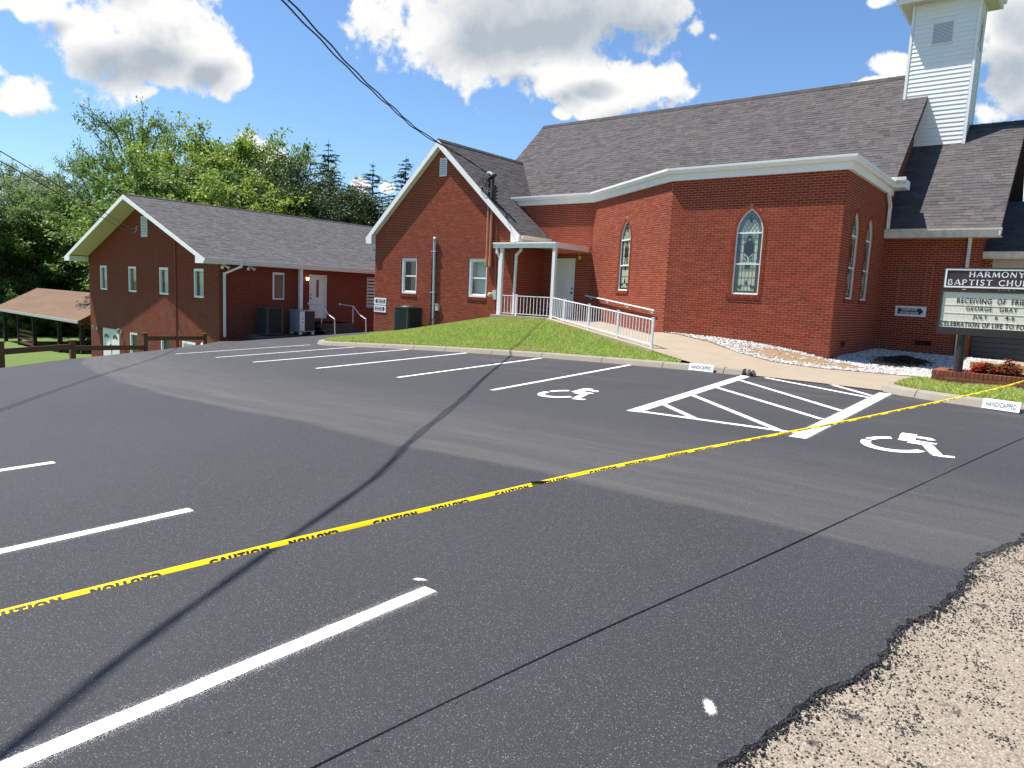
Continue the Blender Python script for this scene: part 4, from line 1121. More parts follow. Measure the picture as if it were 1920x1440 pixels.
# wing roof
def wing_roof():
    s = .868; xc, zc = -20.66, 5.95; hw = 4.36; y0, y1 = 20.34, 26.6
    slb = MB()
    for sg in (1, -1):
        U = Vector((0, 1, 0))*sg; V = Vector((-sg, 0, s)).normalized(); N = Vector((sg*s, 0, 1)).normalized(); L = hw/abs(V.x)
        O = Vector((xc+sg*hw, y0 if sg > 0 else y1, zc-s*hw))
        slab(slb, O, U, V, N, [(0,0),(y1-y0,0),(y1-y0,L),(0,L)], .13)
        if sg > 0: shingles(O, U, V, N, [(0,0),(1.75,0),(y1-y0,L*.98),(y1-y0,L),(0,L)], SH)
        else: shingles(O, U, V, N, [(0,0),(y1-y0,0),(y1-y0,L),(0,L)], SH)
    r = obj('wing_roof', slb, 'shingle_dark', CH)
    cap = MB(); k = y0
    while k < 26.2:
        e = k+.3; cap.add([(xc-.15, k, zc-.13+.04), (xc-.15, e, zc-.13+.03), (xc, e, zc+.03), (xc, k, zc+.04), (xc+.15, k, zc-.13+.04), (xc+.15, e, zc-.13+.03)], [(3,2,1,0),(4,5,2,3)]); k = e
    obj('ridge_cap', cap, 'shingle_dark', r)
    mb = MB(); f = Fr((0, 20.34, 0), (1,0,0), (0,-1,0)); h = .27; zo = zc-s*hw
    top = [(xc-hw, zo), (xc, zc), (xc+hw, zo)]
    f.prism(mb, [(xc-hw, zo-.02), (xc-hw+.06, zo-h), (xc-hw+.40, zo-h), (xc-hw+.40, zo+.40*s-h), (xc, zc-h-.02), (xc+hw-.40, zo+.40*s-h), (xc+hw-.40, zo-h), (xc+hw-.06, zo-h), (xc+hw, zo-.02), (xc, zc-.02)], -.23, .012)
    obj('rake_board', mb, 'white_trim', CH)
    mb = MB(); mb.box(-16.34, -16.28, 20.42, 22.2, 1.90, 2.14); mb.box(-16.5, -16.34, 20.42, 22.2, 1.90, 1.94); extrude(mb, [(-16.28, 20.40), (-16.28, 22.2)], gutter_prof(2.14)); obj('gutter', mb, 'cream_metal', CH)
wing_roof()
downspout([(-24.95,20.44,1.92),(-24.80,20.55,1.66),(-24.70,20.95,1.55),(-24.70,20.95,-2.0)])
# gable vents
def louvre(fr, u0, u1, z0, z1, n, parent=CH, mat='white_trim', name='gable_vent'):
    mb = MB(); b = .03; fr.ring(mb, [(u0,z0),(u1,z0),(u1,z1),(u0,z1)], [(u0+b,z0+b),(u1-b,z0+b),(u1-b,z1-b),(u0+b,z1-b)], 0, .03)
    v = obj(name, mb, mat, parent); mb = MB(); fr.box(mb, u0+b, u1-b, z0+b, z1-b, .0, .006); obj('vent_void', mb, 'dark_gap', v)
    for i in range(n):
        z = z0+b+(z1-z0-2*b)*(i+.5)/n; h = (z1-z0)/n*.62; mb = MB()
        P = [fr.p(u0+b, z-h/2, .028), fr.p(u1-b, z-h/2, .028), fr.p(u1-b, z+h/2, .010), fr.p(u0+b, z+h/2, .010)]
        mb.add(P+[fr.p(u0+b, z-h/2-.006, .024), fr.p(u1-b, z-h/2-.006, .024)], [(0,1,2,3),(4,5,1,0)]); obj('slat', mb, mat, v)
louvre(F_wing, -20.73, -20.34, 4.54, 5.25, 9)
# windows of the wing
def sash_window(fr, u0, u1, z0, z1, parent, glassmat='window_glass', blind=None, rec=-.07, frame_w=.10):
    mb = MB(); fr.ring(mb, [(u0,z0),(u1,z0),(u1,z1),(u0,z1)], [(u0+frame_w,z0+frame_w),(u1-frame_w*.6,z0+frame_w),(u1-frame_w*.6,z1-frame_w),(u0+frame_w,z1-frame_w)], rec-.06, rec+.045)
    w = obj('window', mb, 'white_trim', parent)
    zm = (z0+z1)/2; a, b = u0+frame_w, u1-frame_w*.6
    for q0, q1, d in ((z0+frame_w, zm+.02, rec-.01), (zm-.02, z1-frame_w, rec-.03)):
        mb = MB(); fr.ring(mb, [(a,q0),(b,q0),(b,q1),(a,q1)], [(a+.045,q0+.045),(b-.045,q0+.045),(b-.045,q1-.045),(a+.045,q1-.045)], d-.03, d); s = obj('sash', mb, 'white_trim', w)
        mb = MB(); mb.add([fr.p(a+.04, q0+.04, d-.018), fr.p(b-.04, q0+.04, d-.018), fr.p(b-.04, q1-.04, d-.018), fr.p(a+.04, q1-.04, d-.018)], [(0,1,2,3)]); obj('pane', mb, 'storm_glass', s)
    mb = MB(); fr.box(mb, a, b, z0, z1, rec-.20, rec-.19); obj('room', mb, blind or 'window_glass', w)
    mb = MB()
    for (p, q) in (((u0, z0), (u0, z1)), ((u1, z1), (u1, z0)), ((u1, z0), (u0, z0)), ((u0, z1), (u1, z1))):
        mb.add([fr.p(p[0], p[1], .004), fr.p(q[0], q[1], .004), fr.p(q[0], q[1], rec-.2), fr.p(p[0], p[1], rec-.2)], [(0,1,2,3),(3,2,1,0)])
    obj('reveal', mb, 'brick_dark', w)
    mb = MB(); k = u0-.03
    while k < u1: fr.box(mb, k+.003, k+.062, z0-.115, z0-.01, -.08, .03); k += .0677
    obj('sill_brick', mb, 'brick_dark', w)
    return w
w1 = sash_window(F_wing, WU[0][0], WU[0][1], WZ0, WZ1, CH); w2 = sash_window(F_wing, WU[1][0], WU[1][1], WZ0, WZ1, CH, blind='blind')
# church side door, under the canopy
def panel_door(fr, u0, u1, z0, z1, parent, panels, mat='white_door', lite=None, fw=.045, d0=-.06):
    mb = MB(); fr.box(mb, u0+fw, u1-fw, z0, z1-fw, d0-.04, d0); d = obj('door', mb, mat, parent)
    for (a, b, c, e) in panels:
        mb = MB(); U0 = u0+fw+(u1-u0-2*fw)*a; U1 = u0+fw+(u1-u0-2*fw)*b; Z0 = z0+(z1-z0-fw)*c; Z1 = z0+(z1-z0-fw)*e
        fr.ring(mb, [(U0,Z0),(U1,Z0),(U1,Z1),(U0,Z1)], [(U0+.025,Z0+.025),(U1-.025,Z0+.025),(U1-.025,Z1-.025),(U0+.025,Z1-.025)], d0, d0+.012); obj('panel', mb, mat, d)
    mb = MB(); fr.ring(mb, [(u0,z0-.01),(u1,z0-.01),(u1,z1),(u0,z1)], [(u0+fw,z0-.01+.001),(u1-fw,z0-.01+.001),(u1-fw,z1-fw),(u0+fw,z1-fw)], -.12, .02); obj('door_frame', mb, mat, d)
    return d
six = [(.10,.46,.80,.93),(.54,.90,.80,.93),(.10,.46,.42,.76),(.54,.90,.42,.76),(.10,.46,.08,.36),(.54,.90,.08,.36)]
dr = panel_door(F_nave, -15.94, -15.02, -.80, 1.42, CH, six)
mb = MB(); mb.tube([F_nave.p(-15.14, .30, -.06), F_nave.p(-15.14, .30, .0)], .028, 8); mb.tube([F_nave.p(-15.14, .13, -.06), F_nave.p(-15.14, .13, .02)], .035, 8); obj('door_knob', mb, 'door_hw', dr)
mb = MB(); F_nave.box(mb, -14.86, -14.76, 1.38, 1.52, .0, .05); mb.tube([F_nave.p(-14.81, 1.50, .03), F_nave.p(-14.81, 1.62, .10), F_nave.p(-14.81, 1.50, .14)], .012, 6); obj('wall_lamp', mb, 'brass', CH)
mb = MB(); F_nave.box(mb, -16.2, -16.08, -.45, -.25, .0, .03); obj('outlet_box', mb, 'meter_grey', CH)
# wing wall fittings
def K(u): return u*.988
mb = MB(); mb.tube([F_wing.p(K(-21.10), K(2.05), .09), F_wing.p(K(-21.08), K(2.00), .09), F_wing.p(K(-21.02), -1.0, .09), F_wing.p(K(-20.98), -1.9, .09)], .055, 10)
mb.tube([F_wing.p(K(-21.10), K(2.0), .09), F_wing.p(K(-21.07), K(2.12), .10), F_wing.p(K(-21.0), K(2.08), .11)], .06, 8)
for z in (1.55, -.12): F_wing.box(mb, K(-21.2), K(-20.94), z, z+.03, .0, .15)
obj('conduit', mb, 'galv', CH)
mb = MB(); mb.tube([F_wing.p(K(-21.2), 1.6+.4, .04), F_wing.p(K(-21.22), .5, .05), F_wing.p(K(-21.2), -1.8, .04)], .028, 6); mb.tube([F_wing.p(K(-21.16), 1.9, .05), F_wing.p(K(-21.17), .6, .06), F_wing.p(K(-21.13), -1.8, .05)], .022, 6)
obj('cable', mb, 'black_rubber', CH)
mb = MB(); F_wing.box(mb, K(-20.93), K(-20.74), -.84, -.57, .0, .10); F_wing.box(mb, K(-20.94), K(-20.73), -.59, -.56, .0, .115); bx = obj('disconnect_box', mb, 'meter_grey', CH)
mb = MB(); mb.tube([F_wing.p(K(-20.86), -.84, .05), F_wing.p(K(-20.88), -1.0, .10), F_wing.p(K(-21.0), -1.25, .16), F_wing.p(K(-21.2), -1.45, .2), F_wing.p(K(-21.5), -1.5, .3)], .014, 6); mb.tube([F_wing.p(K(-20.80), -.84, .05), F_wing.p(K(-20.78), -1.1, .10), F_wing.p(K(-20.95), -1.4, .12), F_wing.p(K(-21.1), -1.62, .14)], .012, 6); obj('flex_cable', mb, 'black_rubber', bx)
for u in (-17.97, -17.80):
    mb = MB(); mb.tube([F_wing.p(u, 3.35, .10), F_wing.p(u+.012, 1.4, .10), F_wing.p(u+.02, 1.32, .10)], .045, 10); mb.tube([F_wing.p(u+.02, 1.36, .10), F_wing.p(u+.02, 1.0, .10)], [.06, .068], 10); mb.tube([F_wing.p(u+.02, 1.0, .10), F_wing.p(u+.02, .96, .10)], [.068, .03], 10)
    obj('pipe', mb, 'orange_pipe', CH)
mb = MB(); mb.tube([F_wing.p(-17.55, 3.0, .05), F_wing.p(-17.5, .12, .05)], .018, 6); obj('thin_pipe', mb, 'red_brass', CH)
mb = MB(); F_wing.box(mb, -17.58, -17.38, -.26, .10, .0, .13); mt = obj('meter_box', mb, 'meter_grey', CH)
mb = MB(); mb.tube([F_wing.p(-17.66, -.08, .10), F_wing.p(-17.66, -.08, .22)], .085, 16); mb.tube([F_wing.p(-17.66, -.08, .22), F_wing.p(-17.66, -.08, .27)], [.075, .05], 16); mb.tube([F_wing.p(-17.6, -.08, .06), F_wing.p(-17.66, -.08, .14)], .05, 10); obj('meter', mb, 'meter_cream', mt)
# service mast through the rake
mb = MB()
for u, z in ((-17.97, 4.15), (-17.80, 4.32), (-17.68, 4.0)): mb.tube([F_wing.p(u, 3.0, .10), F_wing.p(u+.01, z, .10)], .045, 8)
mb.tube([F_wing.p(-18.02, 4.15, .10), F_wing.p(-17.97, 4.30, .12), F_wing.p(-17.86, 4.28, .16)], .07, 8); mb.tube([F_wing.p(-17.80, 4.3, .1), F_wing.p(-17.76, 4.42, .12), F_wing.p(-17.66, 4.36, .16)], .075, 8)
for k in range(6): mb.tube([F_wing.p(-17.62, 3.25+.13*k, .10), F_wing.p(-17.56, 3.27+.13*k, .10)], .035, 6)
mst = obj('service_mast', mb, 'black_rubber', CH)
mb = MB(); rr = random.Random(8)
for k in range(16):
    c = F_wing.p(-18.02+rr.uniform(-.22, .25), 4.05+rr.uniform(-.25, .22), .16+rr.uniform(0, .1)); R_ = rr.uniform(.07, .20); a0 = rr.uniform(0, 6.28); tl = rr.uniform(-.5, .5)
    mb.tube([c+Vector((math.cos(a0+t_*.5)*R_, tl*R_*math.sin(a0+t_*.5), math.sin(a0+t_*.5)*R_*.9)) for t_ in range(10)], .008, 5)
obj('cable_loop', mb, 'black_rubber', mst)
mb = MB()
for k in range(5): p = F_wing.p(-18.12+k*.07, 4.42+rr.uniform(-.03, .04), .14); mb.tube([p, p+Vector((.05, -.02, .03)), p+Vector((.10, 0, .0))], [.03, .055, .03], 7)
obj('connector_wrap', mb, 'sign_white', mst)

# porch canopy
mb = MB(); mb.box(-16.44, -14.48, 20.12, 22.15, 1.80, 1.835); mb.box(-17.25, -16.44, 20.12, 20.53, 1.80, 1.835)
cp = obj('porch_canopy', mb, 'cream_metal', CH)
mb = MB(); mb.box(-17.28, -14.45, 20.06, 20.12, 1.655, 1.845); mb.box(-14.48, -14.42, 20.12, 22.15, 1.655, 1.845); mb.box(-17.30, -17.25, 20.06, 20.53, 1.655, 1.845); mb.box(-17.30, -14.42, 20.03, 20.06, 1.80, 1.85); obj('canopy_fascia', mb, 'white_trim', cp)
for k in range(9):
    x = -16.36+k*.215; mb = MB(); mb.box(x, x+.10, 20.13, 22.14, 1.755, 1.80); obj('canopy_rib', mb, 'cream_metal', cp)
mb = MB(); mb.box(-14.58, -14.46, 20.09, 20.21, -.81, 1.80); obj('canopy_post', mb, 'white_rail', cp)
mb = MB(); mb.box(-16.98, -16.87, 20.10, 20.21, -.81, 1.80); obj('canopy_post', mb, 'white_rail', cp)
downspout([(-17.15,20.10,1.66),(-17.14,20.12,1.5),(-17.02,20.16,1.30),(-17.02,20.16,-.86)], parent=cp)
downspout([(-16.30,20.48,1.95),(-16.32,20.50,1.60),(-16.52,20.50,1.42),(-16.56,20.50,-.78)])
# tower
TX0, TX1, TY0, TY1, TZ0, TZ1 = -5.42, -3.55, 26.9, 28.15, 4.9, 9.95
mb = MB(); mb.box(TX0+.01, TX1-.01, TY0+.01, TY1-.01, TZ0, TZ1); tw = obj('tower', mb, 'siding', CH)
fT = [(Fr((0, TY0, 0), (1,0,0), (0,-1,0)), TX0, TX1, [( -4.82, -4.20, 8.60, 9.30)]), (Fr((TX1, 0, 0), (0,1,0), (1,0,0)), TY0, TY1, [(27.25, 27.8, 8.60, 9.30)]), (Fr((TX0, 0, 0), (0,-1,0), (-1,0,0)), -TY1, -TY0, [])]
for fr, u0, u1, holes in fT:
    z = TZ0
    while z < TZ1-.02:
        h = min(.1375, TZ1-z); iv = [(u0+.06, u1-.06)]
        for (a, b, c, d) in holes:
            if z+h > c and z < d: iv = subtract(iv, [(a, b)])
        for a, b in iv:
            mb = MB()
            mb.add([fr.p(a, z, .020), fr.p(b, z, .020), fr.p(b, z+h, .003), fr.p(a, z+h, .003), fr.p(a, z, -.01), fr.p(b, z, -.01)], [(0,1,2,3),(4,5,1,0)])
            obj('siding_board', mb, 'siding', tw)
        z += h
mb = MB()
for x in (TX0, TX1):
    for y in (TY0, TY1): mb.box(x-.03 if x < -4 else x-.05, x+.05 if x < -4 else x+.03, y-.03 if y < 27.5 else y-.05, y+.05 if y < 27.5 else y+.03, TZ0, TZ1)
obj('corner_post', mb, 'white_trim', tw)
louvre(fT[0][0], -4.82, -4.20, 8.60, 9.30, 15, tw, 'siding', 'belfry_louvre'); louvre(fT[1][0], 27.25, 27.8, 8.60, 9.30, 15, tw, 'siding', 'belfry_louvre')
mb = MB(); mb.box(TX0-.40, TX1+.40, TY0-.40, TY1+.40, 9.95, 10.0)
obj('tower_soffit', mb, 'soffit', tw)
mb = MB(); ov = .40
extrude(mb, [(TX0-ov, TY1+ov), (TX0-ov, TY0-ov), (TX1+ov, TY0-ov), (TX1+ov, TY1+ov), (TX0-ov, TY1+ov)], [(-.05, 9.94), (.02, 9.94), (.02, 10.10), (.08, 10.10), (.10, 10.19), (-.05, 10.19)])
obj('tower_fascia', mb, 'white_trim', tw)
mb = MB(); xa, xb, ya, yb = TX0-.48, TX1+.48, TY0-.48, TY1+.48; xc, yc = (xa+xb)/2, (ya+yb)/2
mb.add([(xa,ya,10.18),(xb,ya,10.18),(xb,yb,10.18),(xa,yb,10.18),(xc,yc,12.6)], [(0,1,4),(1,2,4),(2,3,4),(3,0,4),(3,2,1,0)]); obj('spire', mb, 'shingle', tw)

# open porch on the far right
PR = CH
mb = MB(); V = Vector((0, 1, .6)).normalized(); N = Vector((0, -.6, 1)).normalized(); L = 3.0/V.y
slab(mb, (-2.44, 24.9, 1.86), (1,0,0), V, N, [(0,0),(7,0),(7,L),(0,L)], .12); V2 = Vector((0, -1, .6)).normalized(); N2 = Vector((0, .6, 1)).normalized(); slab(mb, (4.56, 30.9, 1.86), (-1,0,0), V2, N2, [(0,0),(7,0),(7,L),(0,L)], .12)
pr = obj('side_porch_roof', mb, 'shingle_dark', CH)
shingles((-2.44, 24.9, 1.86), (1,0,0), V, N, [(0,0),(4.5,0),(4.5,L),(0,L)], SH)
mb = MB(); mb.box(-2.44, 4.56, 24.84, 24.90, 1.66, 1.84); extrude(mb, [(-2.44, 24.84), (4.5, 24.84)], gutter_prof(1.86)); obj('porch_fascia', mb, 'old_gutter', pr)
mb = MB(); mb.box(-2.2, 4.56, 25.0, 25.12, 1.40, 1.70); mb.box(-2.44, 4.5, 24.9, 30.9, 1.68, 1.72); obj('porch_beam', mb, 'beige_panel', pr)
mb = MB(); F_p = Fr((0, 24.95, 0), (1,0,0), (0,-1,0)); pb, pm = MB(), MB()
brickwall(F_p, [(-2.45,-1.5),(-2.22,-1.5),(-2.22,1.68),(-2.45,1.68)], [], BR, pm); obj('pier', pm, 'mortar', CH)
dk = thing('plank_wall', 'low grey weathered plank wall behind the letterboard sign', 'wall', (-.2, 24.6, -1.3))
z = -1.34; i = 0
while z < -.38:
    mb = MB(); mb.box(-2.42+rnd.uniform(-.01, .01), 3.2, 24.55, 24.59, z, z+.135); obj('plank', mb, 'wood_grey', dk); z += .145
mb = MB(); mb.box(-2.40, 3.18, 24.60, 24.64, -1.36, -.36); obj('backing_board', mb, 'wood_dark', dk)
mb = MB(); mb.box(-2.3, 3.2, 22.6, 24.5, -1.36, -1.30); tag(obj('porch_step', mb, 'step_dark'), 'dark shaded concrete slab in front of the plank wall', 'step')
mb = MB(); mb.box(-2.05, 3.4, 21.1, 21.45, -1.36, -1.17); tag(obj('yellow_kerb_block', mb, 'yellow_kerb'), 'long tan yellow concrete kerb behind the red flower planter', 'kerb')

obj('brickwork', BR, 'brick', CH, kind='stuff')
rnd.shuffle(brick_picks); brick_picks.sort(key=lambda q: abs(q[1]+5.8)+abs(q[2]-1.4)*.7)
place_pieces('brick', brick_picks, .1915, .0552, .0042, 'brick', mort, 300)
rest = MB()
for (fr, u, z, p) in brick_picks[300:]: fr.box(rest, u, u+.1915, z+.0125, z+CRS, 0, p)
# the few picked bricks past the limit join the stuff
ob = [o for o in bpy.data.objects if o.parent == CH and o.name.startswith('brickwork')][0]
def merge_into(o, mb2, org):
    bm = bmesh.new(); bm.from_mesh(o.data); base = len(bm.verts)
    vs = [bm.verts.new(Vector(v)-org) for v in mb2.v]
    for f in mb2.f: bm.faces.new([vs[i] for i in f])
    bm.to_mesh(o.data); bm.free()
merge_into(ob, rest, WL[CH.name])
for o in bpy.data.objects:
    if o.name == 'brick' or o.name.startswith('brick.'): o.location.z += .0125
nv = [o for o in bpy.data.objects if o.name == 'nave_roof'][0]
place_shingles(shingle_picks, 'shingle', nv)
for (p, w, h, U, V, N) in shingle_picks[300:]:
    P = [p, p+U*w, p+U*w+V*.152, p+V*.152]; SH.add([P[0], P[1], P[0]+N*h, P[1]+N*h, P[2]+N*.002, P[3]+N*.002, P[2], P[3]], [(2,3,4,5),(0,1,3,2),(1,6,4,3),(0,2,5,7)])
obj('shingles', SH, 'shingle', CH, kind='stuff')

# ramp railing and wall handrail
A_ = (-14.52, 20.15)
posts = [(-13.52,19.48),(-11.88,18.464),(-10.23,17.441),(-8.584,16.42)]
rl = thing('ramp_railing', 'white metal railing with balusters along the porch and ramp', 'railing', (-12, 18.6, -1))
def rz(x, y): return on_ramp(x, y)+.016
def section(a, b, n, h=.73):
    za, zb = rz(*a), rz(*b)
    mb = MB(); mb.bar((a[0], a[1], za+h), (b[0], b[1], zb+h), .04, .028); obj('top_rail', mb, 'white_rail', rl)
    mb = MB(); mb.bar((a[0], a[1], za+.08), (b[0], b[1], zb+.08), .03, .022); obj('bottom_rail', mb, 'white_rail', rl)
    for k in range(1, n):
        f = k/n; x, y, z = a[0]+(b[0]-a[0])*f, a[1]+(b[1]-a[1])*f, za+(zb-za)*f; mb = MB(); mb.box(x-.009, x+.009, y-.009, y+.009, z+.08, z+h); obj('baluster', mb, 'white_rail', rl)
section((-16.85,20.15), (-14.58,20.15), 15); section((-14.46,20.12), posts[0], 7)
for a, b in zip(posts[:-1], posts[1:]): section(a, b, 11)
for p in posts+[(-16.15, 20.16)]:
    z = rz(*p); mb = MB(); mb.box(p[0]-.028, p[0]+.028, p[1]-.028, p[1]+.028, z-.06, z+.77); mb.box(p[0]-.034, p[0]+.034, p[1]-.034, p[1]+.034, z+.77, z+.79); obj('post', mb, 'white_rail', rl)
hr = thing('wall_handrail', 'sloping white pipe handrail bracketed to the angled brick wall', 'handrail', tuple(F_kink.p(2.5, -.3, .1)))
mb = MB(); mb.tube([F_kink.p(-.35, .07, .10), F_kink.p(5.2, -.31, .10)], .024, 8); obj('rail_pipe', mb, 'white_rail', hr)
for f in (.10, .36, .64, .95):
    u = -.35+5.55*f; z = .07-.38*f; mb = MB(); mb.tube([F_kink.p(u, z, .10), F_kink.p(u, z-.06, .10), F_kink.p(u, z-.09, .0)], .012, 6); mb.tube([F_kink.p(u, z-.09, .0), F_kink.p(u, z-.09, .02)], .03, 8); obj('bracket', mb, 'white_rail', hr)

# arrow signs on the walls
def arrow_sign(fr, u0, u1, z0, z1, dirn, lines, label):
    s = thing('arrow_sign', label, 'sign', tuple(fr.p((u0+u1)/2, z0, .03)), 'black arrow direction signs')
    mb = MB(); fr.box(mb, u0, u1, z0, z1, .012, .028); obj('board', mb, 'sign_white', s)
    w, h = u1-u0, z1-z0; zc = (z0+z1)/2; a, b = u0+w*.08, u1-w*.08; hd = h*.30; hh = h*.33; tip = h*.36
    if dirn > 0: P = [(a, zc-hh*.86), (b-tip, zc-hh*.86), (b-tip, zc-hh*1.2), (b, zc), (b-tip, zc+hh*1.2), (b-tip, zc+hh*.86), (a, zc+hh*.86)]
    else: P = [(a, zc), (a+tip, zc-hh*1.2), (a+tip, zc-hh*.86), (b, zc-hh*.86), (b, zc+hh*.86), (a+tip, zc+hh*.86), (a+tip, zc+hh*1.2)]
    mb = MB(); fr.prism(mb, P, .028, .030); obj('arrow', mb, 'sign_navy', s)
    mb = MB(); tc_ = (u0+u1)/2-dirn*tip*.35
    for k, (tx, ww) in enumerate(lines): text_on(mb, fr, tx, tc_, zc+(.5-k)*h*.30, w*ww, h*.20, .0312, .03)
    obj('lettering', mb, 'letter_white', s)
arrow_sign(F_nar, -4.45, -3.62, -.12, .185, 1, [('WORSHIP HOUR', .52), ('VISITORS CENTER', .62)], 'white sign with black right arrow beside the bay, on the shaded brick')
arrow_sign(F_wing, -24.60, -23.80, -.76, -.46, -1, [('MAIN OFFICE', .60), ('WEEK DAYS', .60)], 'upper of two stacked signs at the wall corner, its arrow pointing left')
arrow_sign(F_wing, -24.60, -23.80, -1.09, -.79, 1, [('WORSHIP HOUR', .60), ('VISITORS CENTER', .64)], 'lower of two stacked signs at the wall corner, its arrow pointing right')
# stencilled boards on the kerbs
def kerb_sign(p0, p1, label):
    a = Vector((p0[0], p0[1], gz(*p0))); b = Vector((p1[0], p1[1], gz(*p1))); u = (b-a); L = u.length; u.z = 0; u.normalize(); n = Vector((u.y, -u.x, 0))
    fr = Fr((a.x, a.y, 0), u, (n.x, n.y, 0)); s = thing('stall_sign', label, 'sign', tuple((a+b)/2), 'HANDICAPPED boards on the kerb'); z = (a.z+b.z)/2
    mb = MB(); h = .15; tilt = .045
    P = [fr.p(0, z+.012, .012), fr.p(L, z+.012, .012), fr.p(L, z+.012+h, .012-tilt), fr.p(0, z+.012+h, .012-tilt)]
    Q = [p-Vector((n.x, n.y, 0))*.012 for p in P]; mb.add([tuple(p) for p in P+Q], [(0,1,2,3),(7,6,5,4),(0,4,5,1),(1,5,6,2),(2,6,7,3),(3,7,4,0)]); obj('board', mb, 'sign_white', s)
    V, F, bb = text2d('HANDICAPPED', 1, .018, 1, 1.15); mb = MB(); kx = L*.80/(bb[1]-bb[0]); kz = h*.52/(bb[3]-bb[2])
    vs = []
    for x, y in V:
        uu = L/2+(x-(bb[0]+bb[1])/2)*kx; q = h/2+(y-(bb[2]+bb[3])/2)*kz; vs.append(fr.p(uu, z+.012+q, .0145-tilt*q/h))
    mb.add([tuple(v) for v in vs], F); material('stencil_grey', (.03, .04, .06), .6) if 'stencil_grey' not in MATS else None
    obj('lettering', mb, 'stencil_grey', s)
kerb_sign((-6.42, 14.05), (-5.86, 14.03), 'white HANDICAPPED board on the kerb left of the hatched aisle')
kerb_sign((-1.02, 12.83), (-.54, 12.68), 'white HANDICAPPED board on the kerb in front of the brick planter')

# ------------------------------------------------------------------ annex
AX = thing('annex_building', 'long two storey brick annex with grey gable roof left of the church', 'building', (-37, 16.2, -5))
AB, AM, ASH = MB(), MB(), MB()
F_ag = Fr((0, 16.2, 0), (1,0,0), (0,-1,0)); F_as = Fr((-30, 0, 0), (0,1,0), (1,0,0))
asl = .385; axc = -37.37; azt = 3.97; hw = 7.93
AZ = lambda x: azt-asl*abs(x-axc)-.17
aw = [(-43.0,-42.07,-.85,.50), (-39.35,-38.39,-.85,.49), (-35.81,-34.84,-.855,.48), (-32.31,-31.39,-.87,.465)]
lw = [(-39.34,-38.42,-4.3,-2.97), (-35.77,-34.82,-4.3,-2.96), (-33.44,-32.20,-4.3,-3.02)]
dl = (-42.95,-40.62,-5.15,-2.98)
rect = lambda a, b, c, d: [(a,c),(b,c),(b,d),(a,d)]
holes = [rect(*w) for w in aw+lw]+[rect(*dl)]
brickwall(F_ag, [(-44.5,-5.6),(-30,-5.6),(-30,AZ(-30)),(axc,AZ(axc)),(-44.5,AZ(-44.5))], holes, AB, AM)
sw = (18.86,19.50,-.84,.485); sd_ = (20.90,21.90,-1.70,.46); sv = (24.52,25.3,-1.12,.50)
brickwall(F_as, [(16.2,-3.4),(36,-3.4),(36,.9),(16.2,.9)], [rect(*sw), rect(*sd_), rect(*sv)], AB, AM)
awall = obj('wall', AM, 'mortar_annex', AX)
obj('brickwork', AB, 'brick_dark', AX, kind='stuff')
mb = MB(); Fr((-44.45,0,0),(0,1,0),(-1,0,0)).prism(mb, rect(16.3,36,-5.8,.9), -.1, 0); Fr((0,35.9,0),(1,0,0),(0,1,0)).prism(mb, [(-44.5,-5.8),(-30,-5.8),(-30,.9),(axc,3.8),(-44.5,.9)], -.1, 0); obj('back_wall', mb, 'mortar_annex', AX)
slb = MB(); y0, y1 = 15.22, 36.5
for sg in (1, -1):
    V = Vector((-sg, 0, asl)).normalized(); N = Vector((sg*asl, 0, 1)).normalized(); L = hw/abs(V.x)
    O = Vector((axc+sg*hw, y0 if sg > 0 else y1, azt-asl*hw)); U = Vector((0, sg, 0))
    slab(slb, O, U, V, N, [(0,0),(y1-y0,0),(y1-y0,L),(0,L)], .12)
    if sg > 0: shingles(O, U, V, N, [(0,0),(y1-y0,0),(y1-y0,L),(0,L)], ASH)
ar = obj('roof', slb, 'shingle_grey', AX); obj('shingles', ASH, 'shingle_grey', AX, kind='stuff')
cap = MB(); k = y0
while k < y1: cap.add([(axc-.15,k,azt-.02),(axc-.15,k+.3,azt-.03),(axc,k+.3,azt+.035),(axc,k,azt+.045),(axc+.15,k,azt-.02),(axc+.15,k+.3,azt-.03)], [(3,2,1,0),(4,5,2,3)]); k += .3
obj('ridge_cap', cap, 'shingle_dark', ar)
ze = azt-asl*hw; f = Fr((0, 15.22, 0), (1,0,0), (0,-1,0))
mb = MB(); h = .22
f.prism(mb, [(axc-hw,ze-.02),(axc-hw+.05,ze-.24),(axc-hw+.75,ze-.24),(axc-hw+.75,ze+.75*asl-h),(axc,azt-h-.02),(axc+hw-.75,ze+.75*asl-h),(axc+hw-.75,ze-.24),(axc+hw-.05,ze-.24),(axc+hw,ze-.02),(axc,azt-.02)], -.03, .012)
f.prism(mb, [(axc-hw+.05,ze-.235),(axc-hw+.74,ze-.235),(axc-hw+.74,ze+.05),(axc-hw+.05,ze-.02)], -.98, -.03); f.prism(mb, [(axc+hw-.74,ze-.235),(axc+hw-.05,ze-.235),(axc+hw-.05,ze-.02),(axc+hw-.74,ze+.05)], -.98, -.03)
obj('rake_board', mb, 'white_trim', AX)
mb = MB()
f.prism(mb, [(axc-hw+.75,ze+.75*asl-h+.02),(axc,azt-h),(axc+hw-.75,ze+.75*asl-h+.02),(axc+hw-.75,ze+.75*asl-h+.04),(axc,azt-h+.02),(axc-hw+.75,ze+.75*asl-h+.04)], -.97, -.03); obj('soffit', mb, 'soffit', AX)
mb = MB(); mb.box(-29.52, -29.46, 15.25, 36.4, .70, .94); mb.box(-30, -29.52, 16.2, 36.4, .70, .735); obj('fascia', mb, 'white_trim', AX)
mb = MB(); extrude(mb, [(-29.46, 15.20), (-29.46, 36.4)], gutter_prof(.93)); obj('gutter', mb, 'white_trim', AX)
